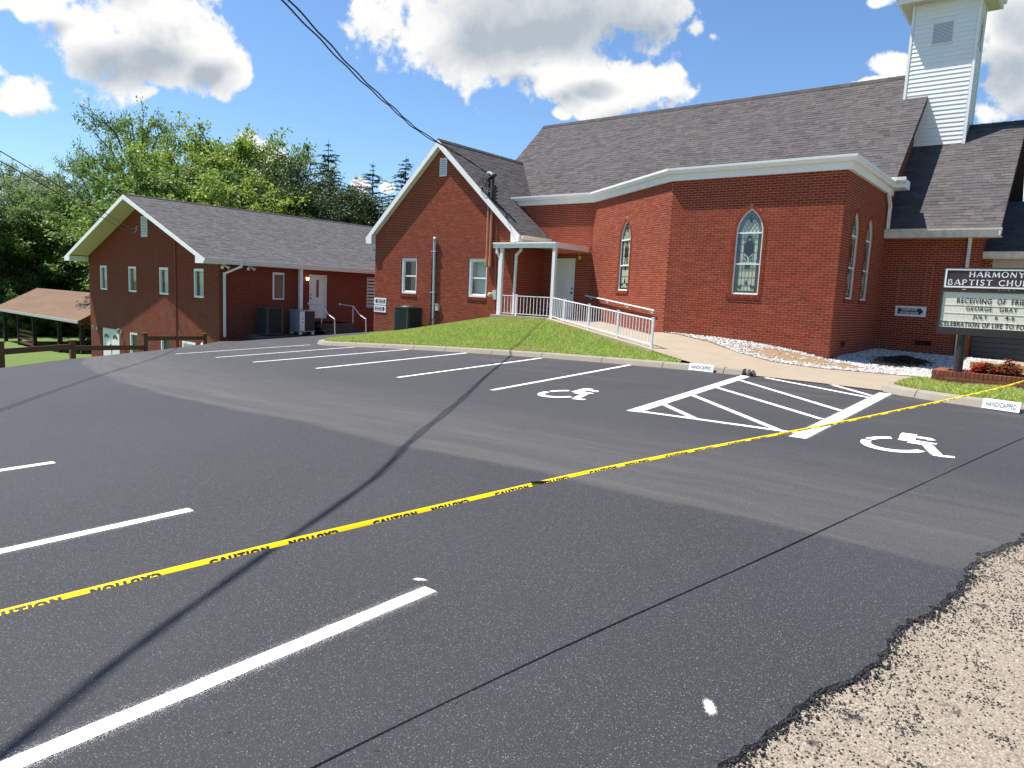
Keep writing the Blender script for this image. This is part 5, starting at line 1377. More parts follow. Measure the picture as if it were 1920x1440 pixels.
downspout([(-29.36,16.95,.80),(-29.40,16.9,.62),(-29.92,16.4,.28),(-29.92,16.4,-2.55)], parent=AX, r=.05)
downspout([(-29.7,20.2,.72),(-29.7,20.2,-1.35)], parent=AX, r=.085, name='column')
def slim_window(fr, a, b, c, d, blind, parent=AX, side='l'):
    mb = MB(); fw = .10
    fr.ring(mb, rect(a,b,c,d), rect(a+fw,b-.02,c+.09,d-.12), -.12, -.01); w = obj('window', mb, 'white_trim', parent)
    mb = MB(); fr.box(mb, a+fw, b-.02, c+.09, d-.12, -.14, -.13); obj('blind', mb, blind, w)
    mb = MB(); fr.box(mb, a+fw, a+fw+.25*(b-a), c+.09, d-.12, -.128, -.122); obj('dark_slot', mb, 'window_glass', w)
    mb = MB(); mb.add([fr.p(a+fw, c+.08, -.098), fr.p(b-.02, c+.08, -.098), fr.p(b-.02, d-.11, -.098), fr.p(a+fw, d-.11, -.098)], [(0,1,2,3)]); obj('pane', mb, 'storm_glass', w)
    return w
for w_, bl in zip(aw, ('blind', 'window_glass', 'blind', 'blind')): slim_window(F_ag, *w_, bl)
slim_window(F_ag, *lw[0], 'green_blind'); slim_window(F_ag, *lw[1], 'green_blind')
mb = MB(); F_ag.box(mb, *lw[2][:2], *lw[2][2:], -.06, -.02); obj('white_panel', mb, 'white_door', AX)
mb = MB(); F_ag.ring(mb, rect(lw[2][0]-.02, lw[2][1]+.02, lw[2][2], lw[2][3]+.02), rect(lw[2][0]+.1, lw[2][1]-.06, lw[2][2]+.02, lw[2][3]-.08), -.05, .02); obj('panel_frame', mb, 'white_trim', AX)
slim_window(F_as, *sw, 'shade_brown')
louvre(F_ag, -37.66, -36.97, 1.98, 3.0, 12, AX)
# lower double door with fan lights
mb = MB(); F_ag.box(mb, dl[0], dl[1], dl[2], dl[3], -.08, -.04); dd = obj('double_door', mb, 'white_door', AX)
for s in (0, 1):
    a = dl[0]+.1+s*1.12; mb = MB(); F_ag.box(mb, a, a+1.03, dl[2]+.05, dl[3]-.1, -.04, -.01); lf = obj('door_leaf', mb, 'white_door', dd)
    for k in range(3):
        mb = MB(); a0 = math.pi*(k+.08)/3; a1 = math.pi*(k+.92)/3; c = (a+.515, dl[3]-.55)
        P = [(c[0]+math.cos(q)*.11, c[1]+math.sin(q)*.09) for q in (a0, a1)]+[(c[0]+math.cos(q)*.33, c[1]+math.sin(q)*.26) for q in (a1, (a0+a1)/2, a0)]
        F_ag.prism(mb, P, -.01, .0); obj('fan_light', mb, 'window_glass', dd)
mb = MB(); F_ag.box(mb, -41.82, -41.74, -4.15, -3.85, -.01, .05); obj('door_handle', mb, 'door_hw', dd)
for u in (-43.55, -40.3):
    mb = MB(); F_ag.box(mb, u-.05, u+.05, -3.15, -2.95, 0, .06); mb.tube([F_ag.p(u, -2.95, .05), F_ag.p(u, -2.86, .14), F_ag.p(u, -2.95, .2)], .02, 6); mb.tube([F_ag.p(u, -3.15, .2), F_ag.p(u, -2.90, .2)], [.05, .09], 8); obj('coach_lamp', mb, 'meter_grey', AX)
mb = MB(); mb.tube([F_ag.p(-34.02, 1.9, .04), F_ag.p(-34.0, -4.9, .04)], .03, 6); mb.tube([F_ag.p(-35.0, 2.2, .04), F_ag.p(-34.3, 1.9, .05), F_ag.p(-34.02, 1.9, .04)], .02, 6); obj('wall_cable', mb, 'red_brass', AX)
mb = MB(); mb.tube([F_ag.p(-31.1, -4.2, .15), F_ag.p(-31.1, -2.95, .15)], .11, 10); mb.tube([F_ag.p(-31.1, -2.97, .15), F_ag.p(-31.1, -2.84, .15)], [.16, .05], 10); obj('vent_pipe', mb, 'white_trim', AX)
eight = [(.08,.40,.50,.94),(.60,.92,.50,.94),(.08,.46,.06,.42),(.54,.92,.06,.42)]
ad = panel_door(F_as, 20.90, 21.93, -1.70, .47, AX, eight)
mb = MB(); F_as.box(mb, 21.36, 21.50, -.65, .22, -.058, -.050); obj('door_lite', mb, 'window_glass', ad)
mb = MB(); mb.tube([F_as.p(21.02, -.70, -.06), F_as.p(21.02, -.70, .02)], .035, 8); mb.tube([F_as.p(21.02, -.52, -.06), F_as.p(21.02, -.52, 0)], .028, 8); obj('door_knob', mb, 'red_brass', ad)
mb = MB(); F_as.box(mb, 20.68, 20.78, .15, .32, 0, .06); lp = obj('wall_lamp', mb, 'brass', AX)
mb = MB(); mb.tube([F_as.p(20.73, .18, .10), F_as.p(20.73, .32, .10)], [.06, .075], 10); obj('lamp_glass', mb, 'lamp_lit', lp)
louvre(F_as, sv[0], sv[1], sv[2], sv[3], 9, AX, 'louvre', 'louvred_window')
for y in (16.35, 17.6):
    mb = MB()
    for s in (-.10, .10): mb.tube([F_as.p(y, .68, .12), F_as.p(y+s, .60, .18), F_as.p(y+s*1.6, .54, .28)], [.03, .045, .075], 8)
    obj('floodlight', mb, 'white_trim', AX)
# steps and handrails
st = thing('door_steps', 'dark concrete steps below the shaded white annex door', 'steps', (-29.3, 21.5, -2.6))
for k, (d, zt) in enumerate(((1.15, -1.88), (1.5, -2.06), (1.85, -2.24), (2.2, -2.41))):
    mb = MB(); mb.box(-29.99, -30+d, 20.75, 22.85-.0*k, -2.75, zt); mb.box(-29.99, -30+d+.03, 20.72, 22.88, zt-.04, zt+.0); obj('step', mb, 'step_dark', st)
for y, lab in ((20.85, 'white pipe handrail beside the grey air conditioner, left of the annex door'), (22.75, 'bent white pipe handrail on the right of the annex steps')):
    h = thing('stair_handrail', lab, 'handrail', (-29.5, y, -1.9), 'handrails of the annex steps')
    mb = MB(); mb.tube([(-29.98, y, -.97), (-28.85, y, -1.02), (-28.35, y, -1.42), (-27.85, y, -1.62), (-27.8, y, -2.50)], .024, 8); mb.tube([(-28.88, y, -1.03), (-28.88, y, -2.1)], .022, 8); mb.tube([(-30, y, -.97), (-29.94, y, -.97)], .06, 8); obj('rail_pipe', mb, 'white_rail', h)
mb = MB(); mb.box(-29.95, -28.45, 17.5, 20.5, -2.72, -2.44); tag(obj('equipment_pad', mb, 'step_dark'), 'low concrete pad under the two annex air conditioners', 'slab')

# ------------------------------------------------------------------ air conditioners
def ac_dark(x, y, z, w, h, label, badge=True):
    r = thing('air_conditioner', label, 'air conditioner', (x+w/2, y+w/2, z), 'outdoor air conditioners')
    mb = MB(); b = .10
    def octo(o, z0): return [(x+o+b,y+o,z0),(x+w-o-b,y+o,z0),(x+w-o,y+o+b,z0),(x+w-o,y+w-o-b,z0),(x+w-o-b,y+w-o,z0),(x+o+b,y+w-o,z0),(x+o,y+w-o-b,z0),(x+o,y+o+b,z0)]
    def pr(o, za, zb): A, B = octo(o, za), octo(o, zb); mb.add(A+B, [tuple(reversed(range(8))), tuple(range(8,16))]+[(i, (i+1) % 8, (i+1) % 8+8, i+8) for i in range(8)])
    pr(.0, z, z+.06); pr(.035, z+.06, z+h-.06); pr(-.015, z+h-.06, z+h); obj('casing', mb, 'ac_dark', r)
    mb = MB()
    for c in ((x+b*.6,y+b*.6),(x+w-b*.6,y+b*.6),(x+w-b*.6,y+w-b*.6),(x+b*.6,y+w-b*.6)): mb = MB(); mb.box(c[0]-.05,c[0]+.05,c[1]-.05,c[1]+.05,z+.06,z+h-.06); obj('corner_panel', mb, 'ac_dark', r)
    n = int((w-2*b-.02)/.042)
    for k in range(n+1):
        q = b+.01+(w-2*b-.02)*k/n; mb = MB()
        mb.box(x+q-.008, x+q+.008, y-.004, y+.034, z+.07, z+h-.07); obj('louvre_fin', mb, 'ac_dark', r)
        mb = MB(); mb.box(x+w-.034, x+w+.004, y+q-.008, y+q+.008, z+.07, z+h-.07); obj('louvre_fin', mb, 'ac_dark', r)
    mb = MB(); mb.tube([(x+w/2, y+w/2, z+h+.001), (x+w/2, y+w/2, z+h+.04)], [w*.40, w*.34], 20)
    obj('fan_guard', mb, 'ac_fin', r)
    if badge: mb = MB(); mb.box(x+.06, x+.24, y+.0, y+.012, z+h-.22, z+h-.15); obj('badge', mb, 'sign_navy', r)
ac_dark(-22.05, 19.45, -1.84, .85, 1.10, 'dark green grey air conditioner standing on the grass by the gabled wing')
ac_dark(-29.45, 17.72, -2.38, .84, 1.25, 'dark air conditioner in the shade below the annex window', False)
def ac_light(x, y, z, label):
    r = thing('air_conditioner', label, 'air conditioner', (x+.4, y+.4, z), 'outdoor air conditioners'); w, h = .88, 1.02
    mb = MB(); mb.box(x, x+w, y, y+w, z+.12, z+.16); mb.box(x+.03, x+w-.03, y+.03, y+w-.03, z+.16, z+h+.08); mb.box(x-.01, x+w+.01, y-.01, y+w+.01, z+h+.08, z+h+.12); obj('casing', mb, 'ac_light', r)
    mb = MB(); mb.box(x+w-.03, x+w-.015, y+.02, y+.28, z+.17, z+h+.07); obj('access_panel', mb, 'siding', r)
    mb = MB(); mb.box(x+w-.03, x+w-.02, y+.30, y+w-.03, z+.17, z+h+.07); obj('coil', mb, 'ac_fin', r)
    for k in range(12): mb = MB(); zz = z+.2+k*.07; mb.box(x+w-.02, x+w-.012, y+.30, y+w-.03, zz, zz+.012); obj('guard_wire', mb, 'ac_dark', r)
    mb = MB(); mb.box(x+w-.016, x+w-.008, y+.14, y+.22, z+.72, z+.76); mb.box(x+w-.016, x+w-.008, y+.17, y+.22, z+.56, z+.60); obj('label_plate', mb, 'sign_navy', r)
    for a in (.1, w-.1):
        for b in (.1, w-.1): mb = MB(); mb.tube([(x+a, y+b, z), (x+a, y+b, z+.12)], [.09, .06], 8); obj('foot', mb, 'white_trim', r)
ac_light(-29.45, 19.40, -2.39, 'light grey air conditioner on feet beside the annex steps')

# ------------------------------------------------------------------ rail fence beyond the lot
def fence_run(pts, tops, label):
    r = thing('rail_fence', label, 'fence', (pts[0][0], pts[0][1], tops[0][0]-1))
    for i in range(len(pts)-1):
        a, b = pts[i], pts[i+1]; za, zb = tops[i]
        mb = MB(); mb.bar((a[0], a[1], za), (b[0], b[1], zb), .05, .16); obj('rail', mb, 'wood_brown', r)
        mb = MB(); mb.bar((a[0]+.03, a[1]+.03, za-.55), (b[0]+.03, b[1]+.03, zb-.55), .05, .16); obj('rail', mb, 'wood_brown', r)
    for i, p in enumerate(pts):
        zt = max([tops[j][0] for j in (i,) if j < len(tops)]+[tops[j][1] for j in (i-1,) if j >= 0])+.20
        mb = MB(); zb = terrain(*p)-.3; mb.box(p[0]-.07, p[0]+.07, p[1]-.07, p[1]+.07, zb, zt-.03); mb.box(p[0]-.09, p[0]+.09, p[1]-.09, p[1]+.09, zt-.03, zt); obj('post', mb, 'wood_brown', r)
FP = [(-20.6, 3.2), (-21.75, 5.75), (-24.0, 8.2), (-25.6, 11.05), (-29.6, 15.3)]
fence_run(FP, [(-2.02, -2.05), (-2.13, -2.25), (-2.30, -2.50), (-2.18, -2.55)], 'brown timber rail fence along the drop at the edge of the lot')

# ------------------------------------------------------------------ picnic shelter
PV = thing('picnic_shelter', 'open timber picnic shelter with rusty brown roof down the slope', 'shelter', (-58, 20.5, -5.7))
mb = MB(); x0, x1, ya, yr, yb, zE, zR = -67.5, -50.1, 17.5, 20.6, 23.7, -3.05, -1.38
for (p, q) in ((ya, yr), (yb, yr)):
    z0 = zE; mb.add([(x0,p,zE),(x1,p,zE),(x1,q,zR),(x0,q,zR),(x0,p,zE-.10),(x1,p,zE-.10),(x1,q,zR-.10),(x0,q,zR-.10)], [(0,1,2,3),(7,6,5,4),(0,4,5,1),(1,5,6,2),(3,2,6,7),(0,3,7,4)])
obj('roof', mb, 'old_roof', PV)
for k in range(0):
    xx = x0+(x1-x0)*(k+.5)/12; mb = MB(); mb.bar((xx, ya, zE+.012), (xx, yr, zR+.012), .03, .02); obj('roof_seam', mb, 'old_roof', PV)
mb = MB(); mb.box(x0, x1, ya-.05, ya, zE-.18, zE+.0); obj('eave_board', mb, 'meter_grey', PV)
mb = MB(); mb.box(x1-.05, x1, ya, yb, zE-.28, zE-.10); Fr((x1-.06,0,0),(0,1,0),(1,0,0)).prism(mb, [(ya,zE-.1),(yb,zE-.1),(yr,zR-.12)], -.02, 0); obj('gable_board', mb, 'wood_brown', PV)
for x in (-66.2, -62.9, -59.6, -54.6, -50.6):
    for y in (17.9, 23.3):
        mb = MB(); mb.box(x-.12, x+.12, y-.12, y+.12, -6.0, zE-.1); obj('post', mb, 'wood_dark', PV)
        for s in (-1, 1): mb = MB(); mb.bar((x, y, zE-.85), (x+s*.6, y, zE-.2), .09, .09); obj('brace', mb, 'wood_dark', PV)
mb = MB(); mb.box(x0+.3, x1-.3, 17.8, 18.0, zE-.32, zE-.1); mb.box(x0+.3, x1-.3, 23.2, 23.4, zE-.32, zE-.1); obj('beam', mb, 'wood_dark', PV)
mb = MB(); mb.box(x0+.5, x1, 17.4, 23.8, -5.95, -5.72); obj('floor_slab', mb, 'step_dark', PV)
for k in range(4): mb = MB(); mb.box(-62.8, -59.8, 17.84, 17.9, -5.5+.3*k, -5.32+.3*k); obj('rail_board', mb, 'wood_brown', PV)
def picnic(x, y, lab):
    t_ = thing('picnic_table', lab, 'picnic table', (x, y, -5.7), 'picnic tables under the shelter')
    for k in range(4): mb = MB(); mb.box(x-.95, x+.95, y-.36+k*.185, y-.36+k*.185+.17, -4.98, -4.94); obj('top_plank', mb, 'wood_dark', t_)
    for s in (-1, 1):
        mb = MB(); mb.box(x-.95, x+.95, y+s*.68-.12, y+s*.68+.12, -5.27, -5.23); obj('seat_plank', mb, 'wood_dark', t_)
        for q in (-.65, .65): mb = MB(); mb.bar((x+q, y+s*.65, -5.7), (x+q, y+s*.2, -4.98), .05, .09); obj('leg', mb, 'wood_dark', t_)
picnic(-55.6, 20.5, 'dark picnic table in the shelter nearest the annex wall'); picnic(-58.2, 21.4, 'dark picnic table in the middle of the shelter')

# ------------------------------------------------------------------ letterboard sign and planter
PL = thing('brick_planter', 'low red brick planter box holding the sign post and red flowers', 'planter', (-.7, 15.4, -1.4))
def rl_(u0, u1, z0, z1, fr, d=.10): mb = MB(); fr.box(mb, u0, u1, z0, z1, -d, rnd.uniform(0, .005)); obj('brick', mb, 'planter_brick', PL)
Fp = Fr((0, 15.0, 0), (1,0,0), (0,-1,0)); zb = -1.335
px0, px1 = -2.03, .58
for c in range(3):
    z = zb+c*.0677; u = px0-(.1016 if c % 2 else 0)
    while u < px1-.03:
        a, b = max(u, px0), min(u+.1945, px1)
        if b-a > .03: rl_(a, b, z+.009, z+.0677, Fp)
        u += .2032
    u = 15.0
    Fl = Fr((px0, 0, 0), (0,-1,0), (-1,0,0))
    k = -15.0-.0
    while k > -15.95: rl_(max(k-.1945, -15.95), k, z+.009, z+.0677, Fl, .09); k -= .2032
for k in range(int((px1-px0)/.0677)):
    rl_(px0-.01+k*.0677+.004, px0-.01+k*.0677+.0637, zb+.212, zb+.296, Fp, .19)
for k in range(11):
    mb = MB(); y = 15.20+k*.0677; mb.box(px0-.012, px0+.18, y+.004, y+.0637, zb+.212, zb+.292); obj('brick', mb, 'planter_brick', PL)
for k in range(int((px1-px0)/.0677)):
    mb = MB(); x = px0-.01+k*.0677; mb.box(x+.004, x+.0637, 15.86, 16.05, zb+.212, zb+.292); obj('brick', mb, 'planter_brick', PL)
mb = MB(); mb.box(px0+.006, px1-.01, 15.006, 15.09, zb-.12, zb+.214); mb.box(px0+.006, px0+.09, 15.09, 15.95, zb-.12, zb+.214); mb.box(px0+.006, px1, 15.95, 16.04, zb-.12, zb+.214); mb.box(px1-.1, px1-.01, 15.09, 15.95, zb-.12, zb+.25); obj('mortar_core', mb, 'mortar_annex', PL)
mb = MB(); mb.box(px0+.1, px1-.1, 15.1, 15.94, zb, zb+.20); obj('planter_soil', mb, 'soil', PL)
SG = thing('letterboard_sign', 'brown church letterboard sign with white changeable letter panel on posts', 'sign', (-1.24, 15.3, zb+.2))
Fs = Fr((0, 15.0, 0), (1,0,0), (0,-1,0))
for x in (-1.64, -.52):
    mb = MB(); mb.tube([(x, 15.10, zb+.1), (x, 15.10, -.30)], .072, 14); obj('post', mb, 'sign_bronze', SG)
sx0, sx1 = -2.045, -.435
mb = MB(); Fs.box(mb, sx0, sx1, -.245, .43, -.17, -.03); Fs.ring(mb, rect(sx0, sx1, -.36, .45), rect(sx0+.035, sx1-.035, -.235, .405), -.03, .012); Fs.box(mb, sx0, sx1, -.36, -.245, -.17, -.03)
obj('message_cabinet', mb, 'sign_bronze', SG)
mb = MB(); Fs.box(mb, sx0+.035, sx1-.035, -.235, .405, -.03, -.012); fc = obj('letter_panel', mb, 'sign_face', SG)
for z in (.325, .175, .03, -.12, -.225):
    mb = MB(); Fs.box(mb, sx0+.04, sx1-.04, z-.004, z, -.012, -.006); obj('letter_track', mb, 'sign_face', fc)
mb = MB(); Fs.box(mb, sx0+.02, sx1-.02, .47, .835, -.15, -.02); Fs.ring(mb, rect(sx0+.01, sx1-.01, .465, .845), rect(sx0+.03, sx1-.03, .485, .825), -.03, .008); obj('header_cabinet', mb, 'sign_bronze', SG)
mb = MB(); Fs.ring(mb, rect(sx0+.03, sx1-.03, .485, .825), rect(sx0+.062, sx1-.062, .512, .795), -.02, .004); obj('header_border', mb, 'letter_white', SG)
mb = MB(); Fs.box(mb, sx0+.06, sx1-.06, .51, .80, -.02, -.008); hp = obj('header_panel', mb, 'sign_brown', SG)
def letters(fr, s_, uc, zc, w, h, d, bold):
    V, F, (x0, x1, y0, y1) = text2d(s_, 1, bold, 1, 1.12); kx = w/(x1-x0); kz = h/(y1-y0); par = list(range(len(V)))
    def find(a):
        while par[a] != a: par[a] = par[par[a]]; a = par[a]
        return a
    for f_ in F:
        for q in f_[1:]: par[find(q)] = find(f_[0])
    groups = {}
    for f_ in F: groups.setdefault(find(f_[0]), []).append(f_)
    out_ = []
    for g_ in groups.values():
        ids = sorted({q for f_ in g_ for q in f_}); mp = {q: k for k, q in enumerate(ids)}; m2 = MB()
        m2.add([fr.p(uc+(V[q][0]-(x0+x1)/2)*kx, zc+(V[q][1]-(y0+y1)/2)*kz, d) for q in ids], [tuple(mp[q] for q in f_) for f_ in g_]); out_.append(m2)
    return out_
# flared capitals for the header, drawn stroke by stroke
def flared(txt, uc, zc, w, h, mb, d):
    # stroke list per glyph in a 1 x 1 box; (x0,y0,x1,y1,thick) with flared ends
    T = .20; t_ = .11
    def st(P, th): return ('s', P, th)
    G = {'H': (1.0, [st([(.17,0),(.17,1)],T), st([(.83,0),(.83,1)],T), st([(.17,.52),(.83,.52)],t_)]),
         'A': (1.05, [st([(.08,0),(.48,1)],t_), st([(.92,0),(.50,1)],T), st([(.22,.30),(.78,.30)],t_)]),
         'R': (.95, [st([(.17,0),(.17,1)],T), st([(.17,.95),(.45,.96),(.70,.86),(.72,.68),(.60,.52),(.17,.46)],.13), st([(.48,.48),(.95,.0)],T)]),
         'M': (1.25, [st([(.12,0),(.20,1)],t_), st([(.20,1),(.50,.06)],T), st([(.50,.06),(.80,1)],t_), st([(.82,1),(.90,0)],T)]),
         'O': (1.10, [st([(.5+.40*math.cos(a*math.pi/8), .5+.46*math.sin(a*math.pi/8)) for a in range(17)], .17)]),
         'N': (1.05, [st([(.14,0),(.14,1)],t_), st([(.16,.98),(.84,.02)],T), st([(.86,0),(.86,1)],t_)]),
         'Y': (1.0, [st([(.08,1),(.50,.50)],T), st([(.92,1),(.50,.50)],t_), st([(.50,.52),(.50,0)],T)]),
         'B': (.85, [st([(.18,0),(.18,1)],T), st([(.18,.95),(.50,.95),(.72,.85),(.72,.68),(.55,.54),(.18,.52)],.13), st([(.18,.52),(.60,.52),(.84,.38),(.82,.16),(.58,.05),(.18,.05)],.14)]),
         'P': (.85, [st([(.18,0),(.18,1)],T), st([(.18,.95),(.52,.96),(.80,.85),(.80,.62),(.55,.46),(.18,.45)],.13)]),
         'T': (.95, [st([(.50,0),(.50,1)],T), st([(.04,.94),(.96,.94)],.12)]),
         'I': (.42, [st([(.50,0),(.50,1)],.48)]),
         'S': (.78, [st([(.86,.84),(.62,.95),(.32,.92),(.18,.76),(.30,.60),(.68,.44),(.82,.27),(.70,.08),(.40,.04),(.12,.15)],.16)]),
         'C': (1.0, [st([(.92,.82),(.68,.94),(.38,.90),(.16,.70),(.12,.46),(.22,.20),(.46,.06),(.72,.06),(.94,.18)],.16)]),
         'U': (1.0, [st([(.16,1),(.16,.36),(.30,.10),(.55,.04),(.78,.14),(.86,.36),(.86,1)],.15)]),
         ' ': (.55, [])}
    tot = sum(G[c][0]+.16 for c in txt)-.16; k = w/tot; x = uc-w/2
    for c in txt:
        gw, strokes = G[c]
        for (_, P, th) in strokes:
            pts = [Vector((p[0]*gw*k, p[1]*h)) for p in P]; n = len(pts); tw_ = th*k*(gw if c == 'I' else 1)
            A, B = [], []
            for i, p in enumerate(pts):
                dd_ = (pts[min(i+1, n-1)]-pts[max(i-1, 0)]).normalized(); nn = Vector((-dd_.y, dd_.x)); fl = 1.22 if (i in (0, n-1) and c != 'O') else (.90 if n == 2 else 1)
                if n == 2: pass
                A.append(p+nn*tw_/2*fl); B.append(p-nn*tw_/2*fl)
            if n == 2:
                m_ = (pts[0]+pts[1])/2; dd_ = (pts[1]-pts[0]).normalized(); nn = Vector((-dd_.y, dd_.x)); A.insert(1, m_+nn*tw_*.44); B.insert(1, m_-nn*tw_*.44)
            o = len(mb.v); q = len(A)
            for p in A+B: mb.v.append(tuple(Fs.p(x+p.x, zc-h/2+p.y, d)))
            for i in range(q-1): mb.f.append((o+i, o+i+1, o+q+i+1, o+q+i)); mb.mi.append(0)
        x += (gw+.16)*k
        if mb.v:
            mb.f = [tuple(reversed(f)) for f in mb.f]; obj('letter', mb, 'letter_white', hp)
            mb = MB()
flared('HARMONY', -1.235, .727, .82, .10, MB(), -.004); flared('BAPTIST CHURCH', -1.24, .582, 1.44, .10, MB(), -.004)
for tx, uc, zc, w in (('RECEIVING  OF  FRIENDS', -1.17, .255, 1.22), ('GEORGE   GRAY   JR', -1.15, .108, .95), ('JULY   6   4-6', -1.20, -.035, .62), ('CELEBRATION OF LIFE TO FOLLOW', -1.235, -.168, 1.53)):
    for lt in letters(Fs, tx, uc, zc, w, .097, -.006, .020): obj('letter', lt, 'letter_black', fc)
# red foliage plants
def coleus(x, y, r, h, seed, label):
    rr = random.Random(seed); t_ = thing('red_plant', label, 'plant', (x, y, zb+.2), 'red bedding plants')
    mb = MB(); stv = MB(); n = 0
    for i in range(46):
        a = rr.uniform(0, 6.28); q = math.sqrt(rr.random())*r; cx, cy = x+math.cos(a)*q, y+math.sin(a)*q*.8; top = zb+.2+h*(1-.55*(q/r)**2)*rr.uniform(.75, 1.1)
        stv.tube([(x+(cx-x)*.4, y+(cy-y)*.4, zb+.18), (cx, cy, top-.02)], .002, 3)
        for k in range(18):
            b = k*2.4+rr.uniform(-.3, .3); L = rr.uniform(.055, .095); e = rr.uniform(-.2, .7); zz = top-rr.random()*h*.5; c, s = math.cos(b), math.sin(b); w = L*.55
            P = [(cx, cy, zz), (cx+c*L*.5-s*w*.5, cy+s*L*.5+c*w*.5, zz+e*L*.4), (cx+c*L, cy+s*L, zz+e*L*.3-.006), (cx+c*L*.5+s*w*.5, cy+s*L*.5-c*w*.5, zz+e*L*.4)]
            mb.add(P, [(0,1,2),(0,2,3)])
    obj('leaves', mb, 'coleus_red', t_); obj('stems', stv, 'weed_green', t_)
coleus(-1.30, 15.72, .21, .33, 1, 'spreading red leaved plant just right of the sign post'); coleus(-.92, 15.72, .21, .37, 2, 'taller red and green leaved plant at the right edge of the planter'); coleus(-.45, 15.72, .21, .30, 3, 'red leaved plant beyond the second sign post'); coleus(.1, 15.72, .21, .30, 4, 'red leaved plant at the far end of the planter')

# ------------------------------------------------------------------ caution tape
TP = [(-2.36,-1.5,-.99),(-2.31,.2,-.972),(-2.211,1.266,-.956),(-2.064,2.266,-.936),(-1.919,3.11,-.915),(-1.70,4.296,-.902),(-1.289,6.644,-.899),(-.643,10.35,-.849),(-.1,13.2,-.70),(.35,15.25,-.42)]
def catmull(P, n):
    P = [Vector(p) for p in P]; out = []
    for i in range(len(P)-1):
        p0 = P[max(0, i-1)]; p1, p2 = P[i], P[i+1]; p3 = P[min(len(P)-1, i+2)]
        for k in range(n):
            t_ = k/n; out.append(.5*((2*p1)+(-p0+p2)*t_+(2*p0-5*p1+4*p2-p3)*t_*t_+(-p0+3*p1-3*p2+p3)*t_**3))
    out.append(P[-1]); return out
TC = catmull(TP, 40); TL = [0]
for a, b in zip(TC[:-1], TC[1:]): TL.append(TL[-1]+(b-a).length)
def tape_at(s):
    i = min(len(TC)-2, max(0, int(np.searchsorted(TL, s))-1)); f = (s-TL[i])/max(1e-9, TL[i+1]-TL[i]); p = TC[i].lerp(TC[i+1], f); d = (TC[i+1]-TC[i]).normalized()
    side = d.cross(Vector((0, 0, 1))).normalized(); ang = rad(60)+.12*math.sin(s*1.3)+.10*math.sin(s*3.1+1)
    w = Vector((0, 0, 1))*math.cos(ang)-side*math.sin(ang); nrm = side*math.cos(ang)+Vector((0, 0, 1))*math.sin(ang)
    return p, w, nrm
TWD = .022
mb = MB(); Ns = 520
for i in range(Ns+1):
    s = TL[-1]*i/Ns; p, w, nr_ = tape_at(s)
    bow = .0010
    for q, bb in ((-.5, 0), (0, bow), (.5, 0)): mb.v.append(tuple(p+w*TWD*q+nr_*bb))
    for q in (.5, 0, -.5): mb.v.append(tuple(p+w*TWD*q-nr_*.0012))
for i in range(Ns):
    for j in range(6): j2 = (j+1) % 6; mb.f.append((i*6+j, (i+1)*6+j, (i+1)*6+j2, i*6+j2)); mb.mi.append(0)
tape = thing('caution_tape', 'yellow CAUTION tape stretched across the whole parking lot', 'tape', (-2.2, 1.3, -.97))
obj('ribbon', mb, 'tape_yellow', tape)
V, F, bb = text2d('CAUTION', 1, .085, 1, 1.30)
def word(s0, L, flip, mbx):
    # only the half of the lettering on the visible face of the folded tape
    hh = TWD*.98
    bm = bmesh.new(); vs = [bm.verts.new(((x-bb[0])/(bb[1]-bb[0]), (y-bb[2])/(bb[3]-bb[2]) if not flip else 1-(y-bb[2])/(bb[3]-bb[2]), 0)) for x, y in V]
    for f in F:
        try: bm.faces.new([vs[i] for i in f])
        except Exception: pass
    bmesh.ops.bisect_plane(bm, geom=bm.verts[:]+bm.edges[:]+bm.faces[:], plane_co=(0, .46, 0), plane_no=(0, 1, 0), clear_inner=True)
    bmesh.ops.subdivide_edges(bm, edges=[e for e in bm.edges if e.calc_length() > .25], cuts=2)
    o = len(mbx.v); idx = {}
    for i, v in enumerate(bm.verts):
        idx[v] = i; x = v.co.x if not flip else 1-v.co.x; y = v.co.y
        p, w, nr_ = tape_at(s0+x*L); q = -.5+(y-.46)/.54*.58
        mbx.v.append(tuple(p+w*TWD*q+nr_*(.0010*(1-abs(q)*2)+.0009)))
    for f in bm.faces: mbx.f.append(tuple(o+idx[v] for v in f.verts)); mbx.mi.append(0)
    bm.free()
mb = MB(); s = .06
while s < TL[-1]-.6:
    for q, L_, fl in ((s, .215, False), (s+.29, .205, True)):
        mb = MB(); word(q, L_, fl, mb); obj('lettering', mb, 'tape_black', tape)
    s += .65
mb = MB()
for k in range(3): mb.tube([tape_at(TL[int(len(TL)*.39)]+k*.03)[0]+Vector((0, 0, .012-.004*k)), tape_at(TL[int(len(TL)*.39)]+.10+k*.02)[0]-Vector((0, 0, .008))], .006, 5)
obj('knot', mb, 'tape_black', tape)

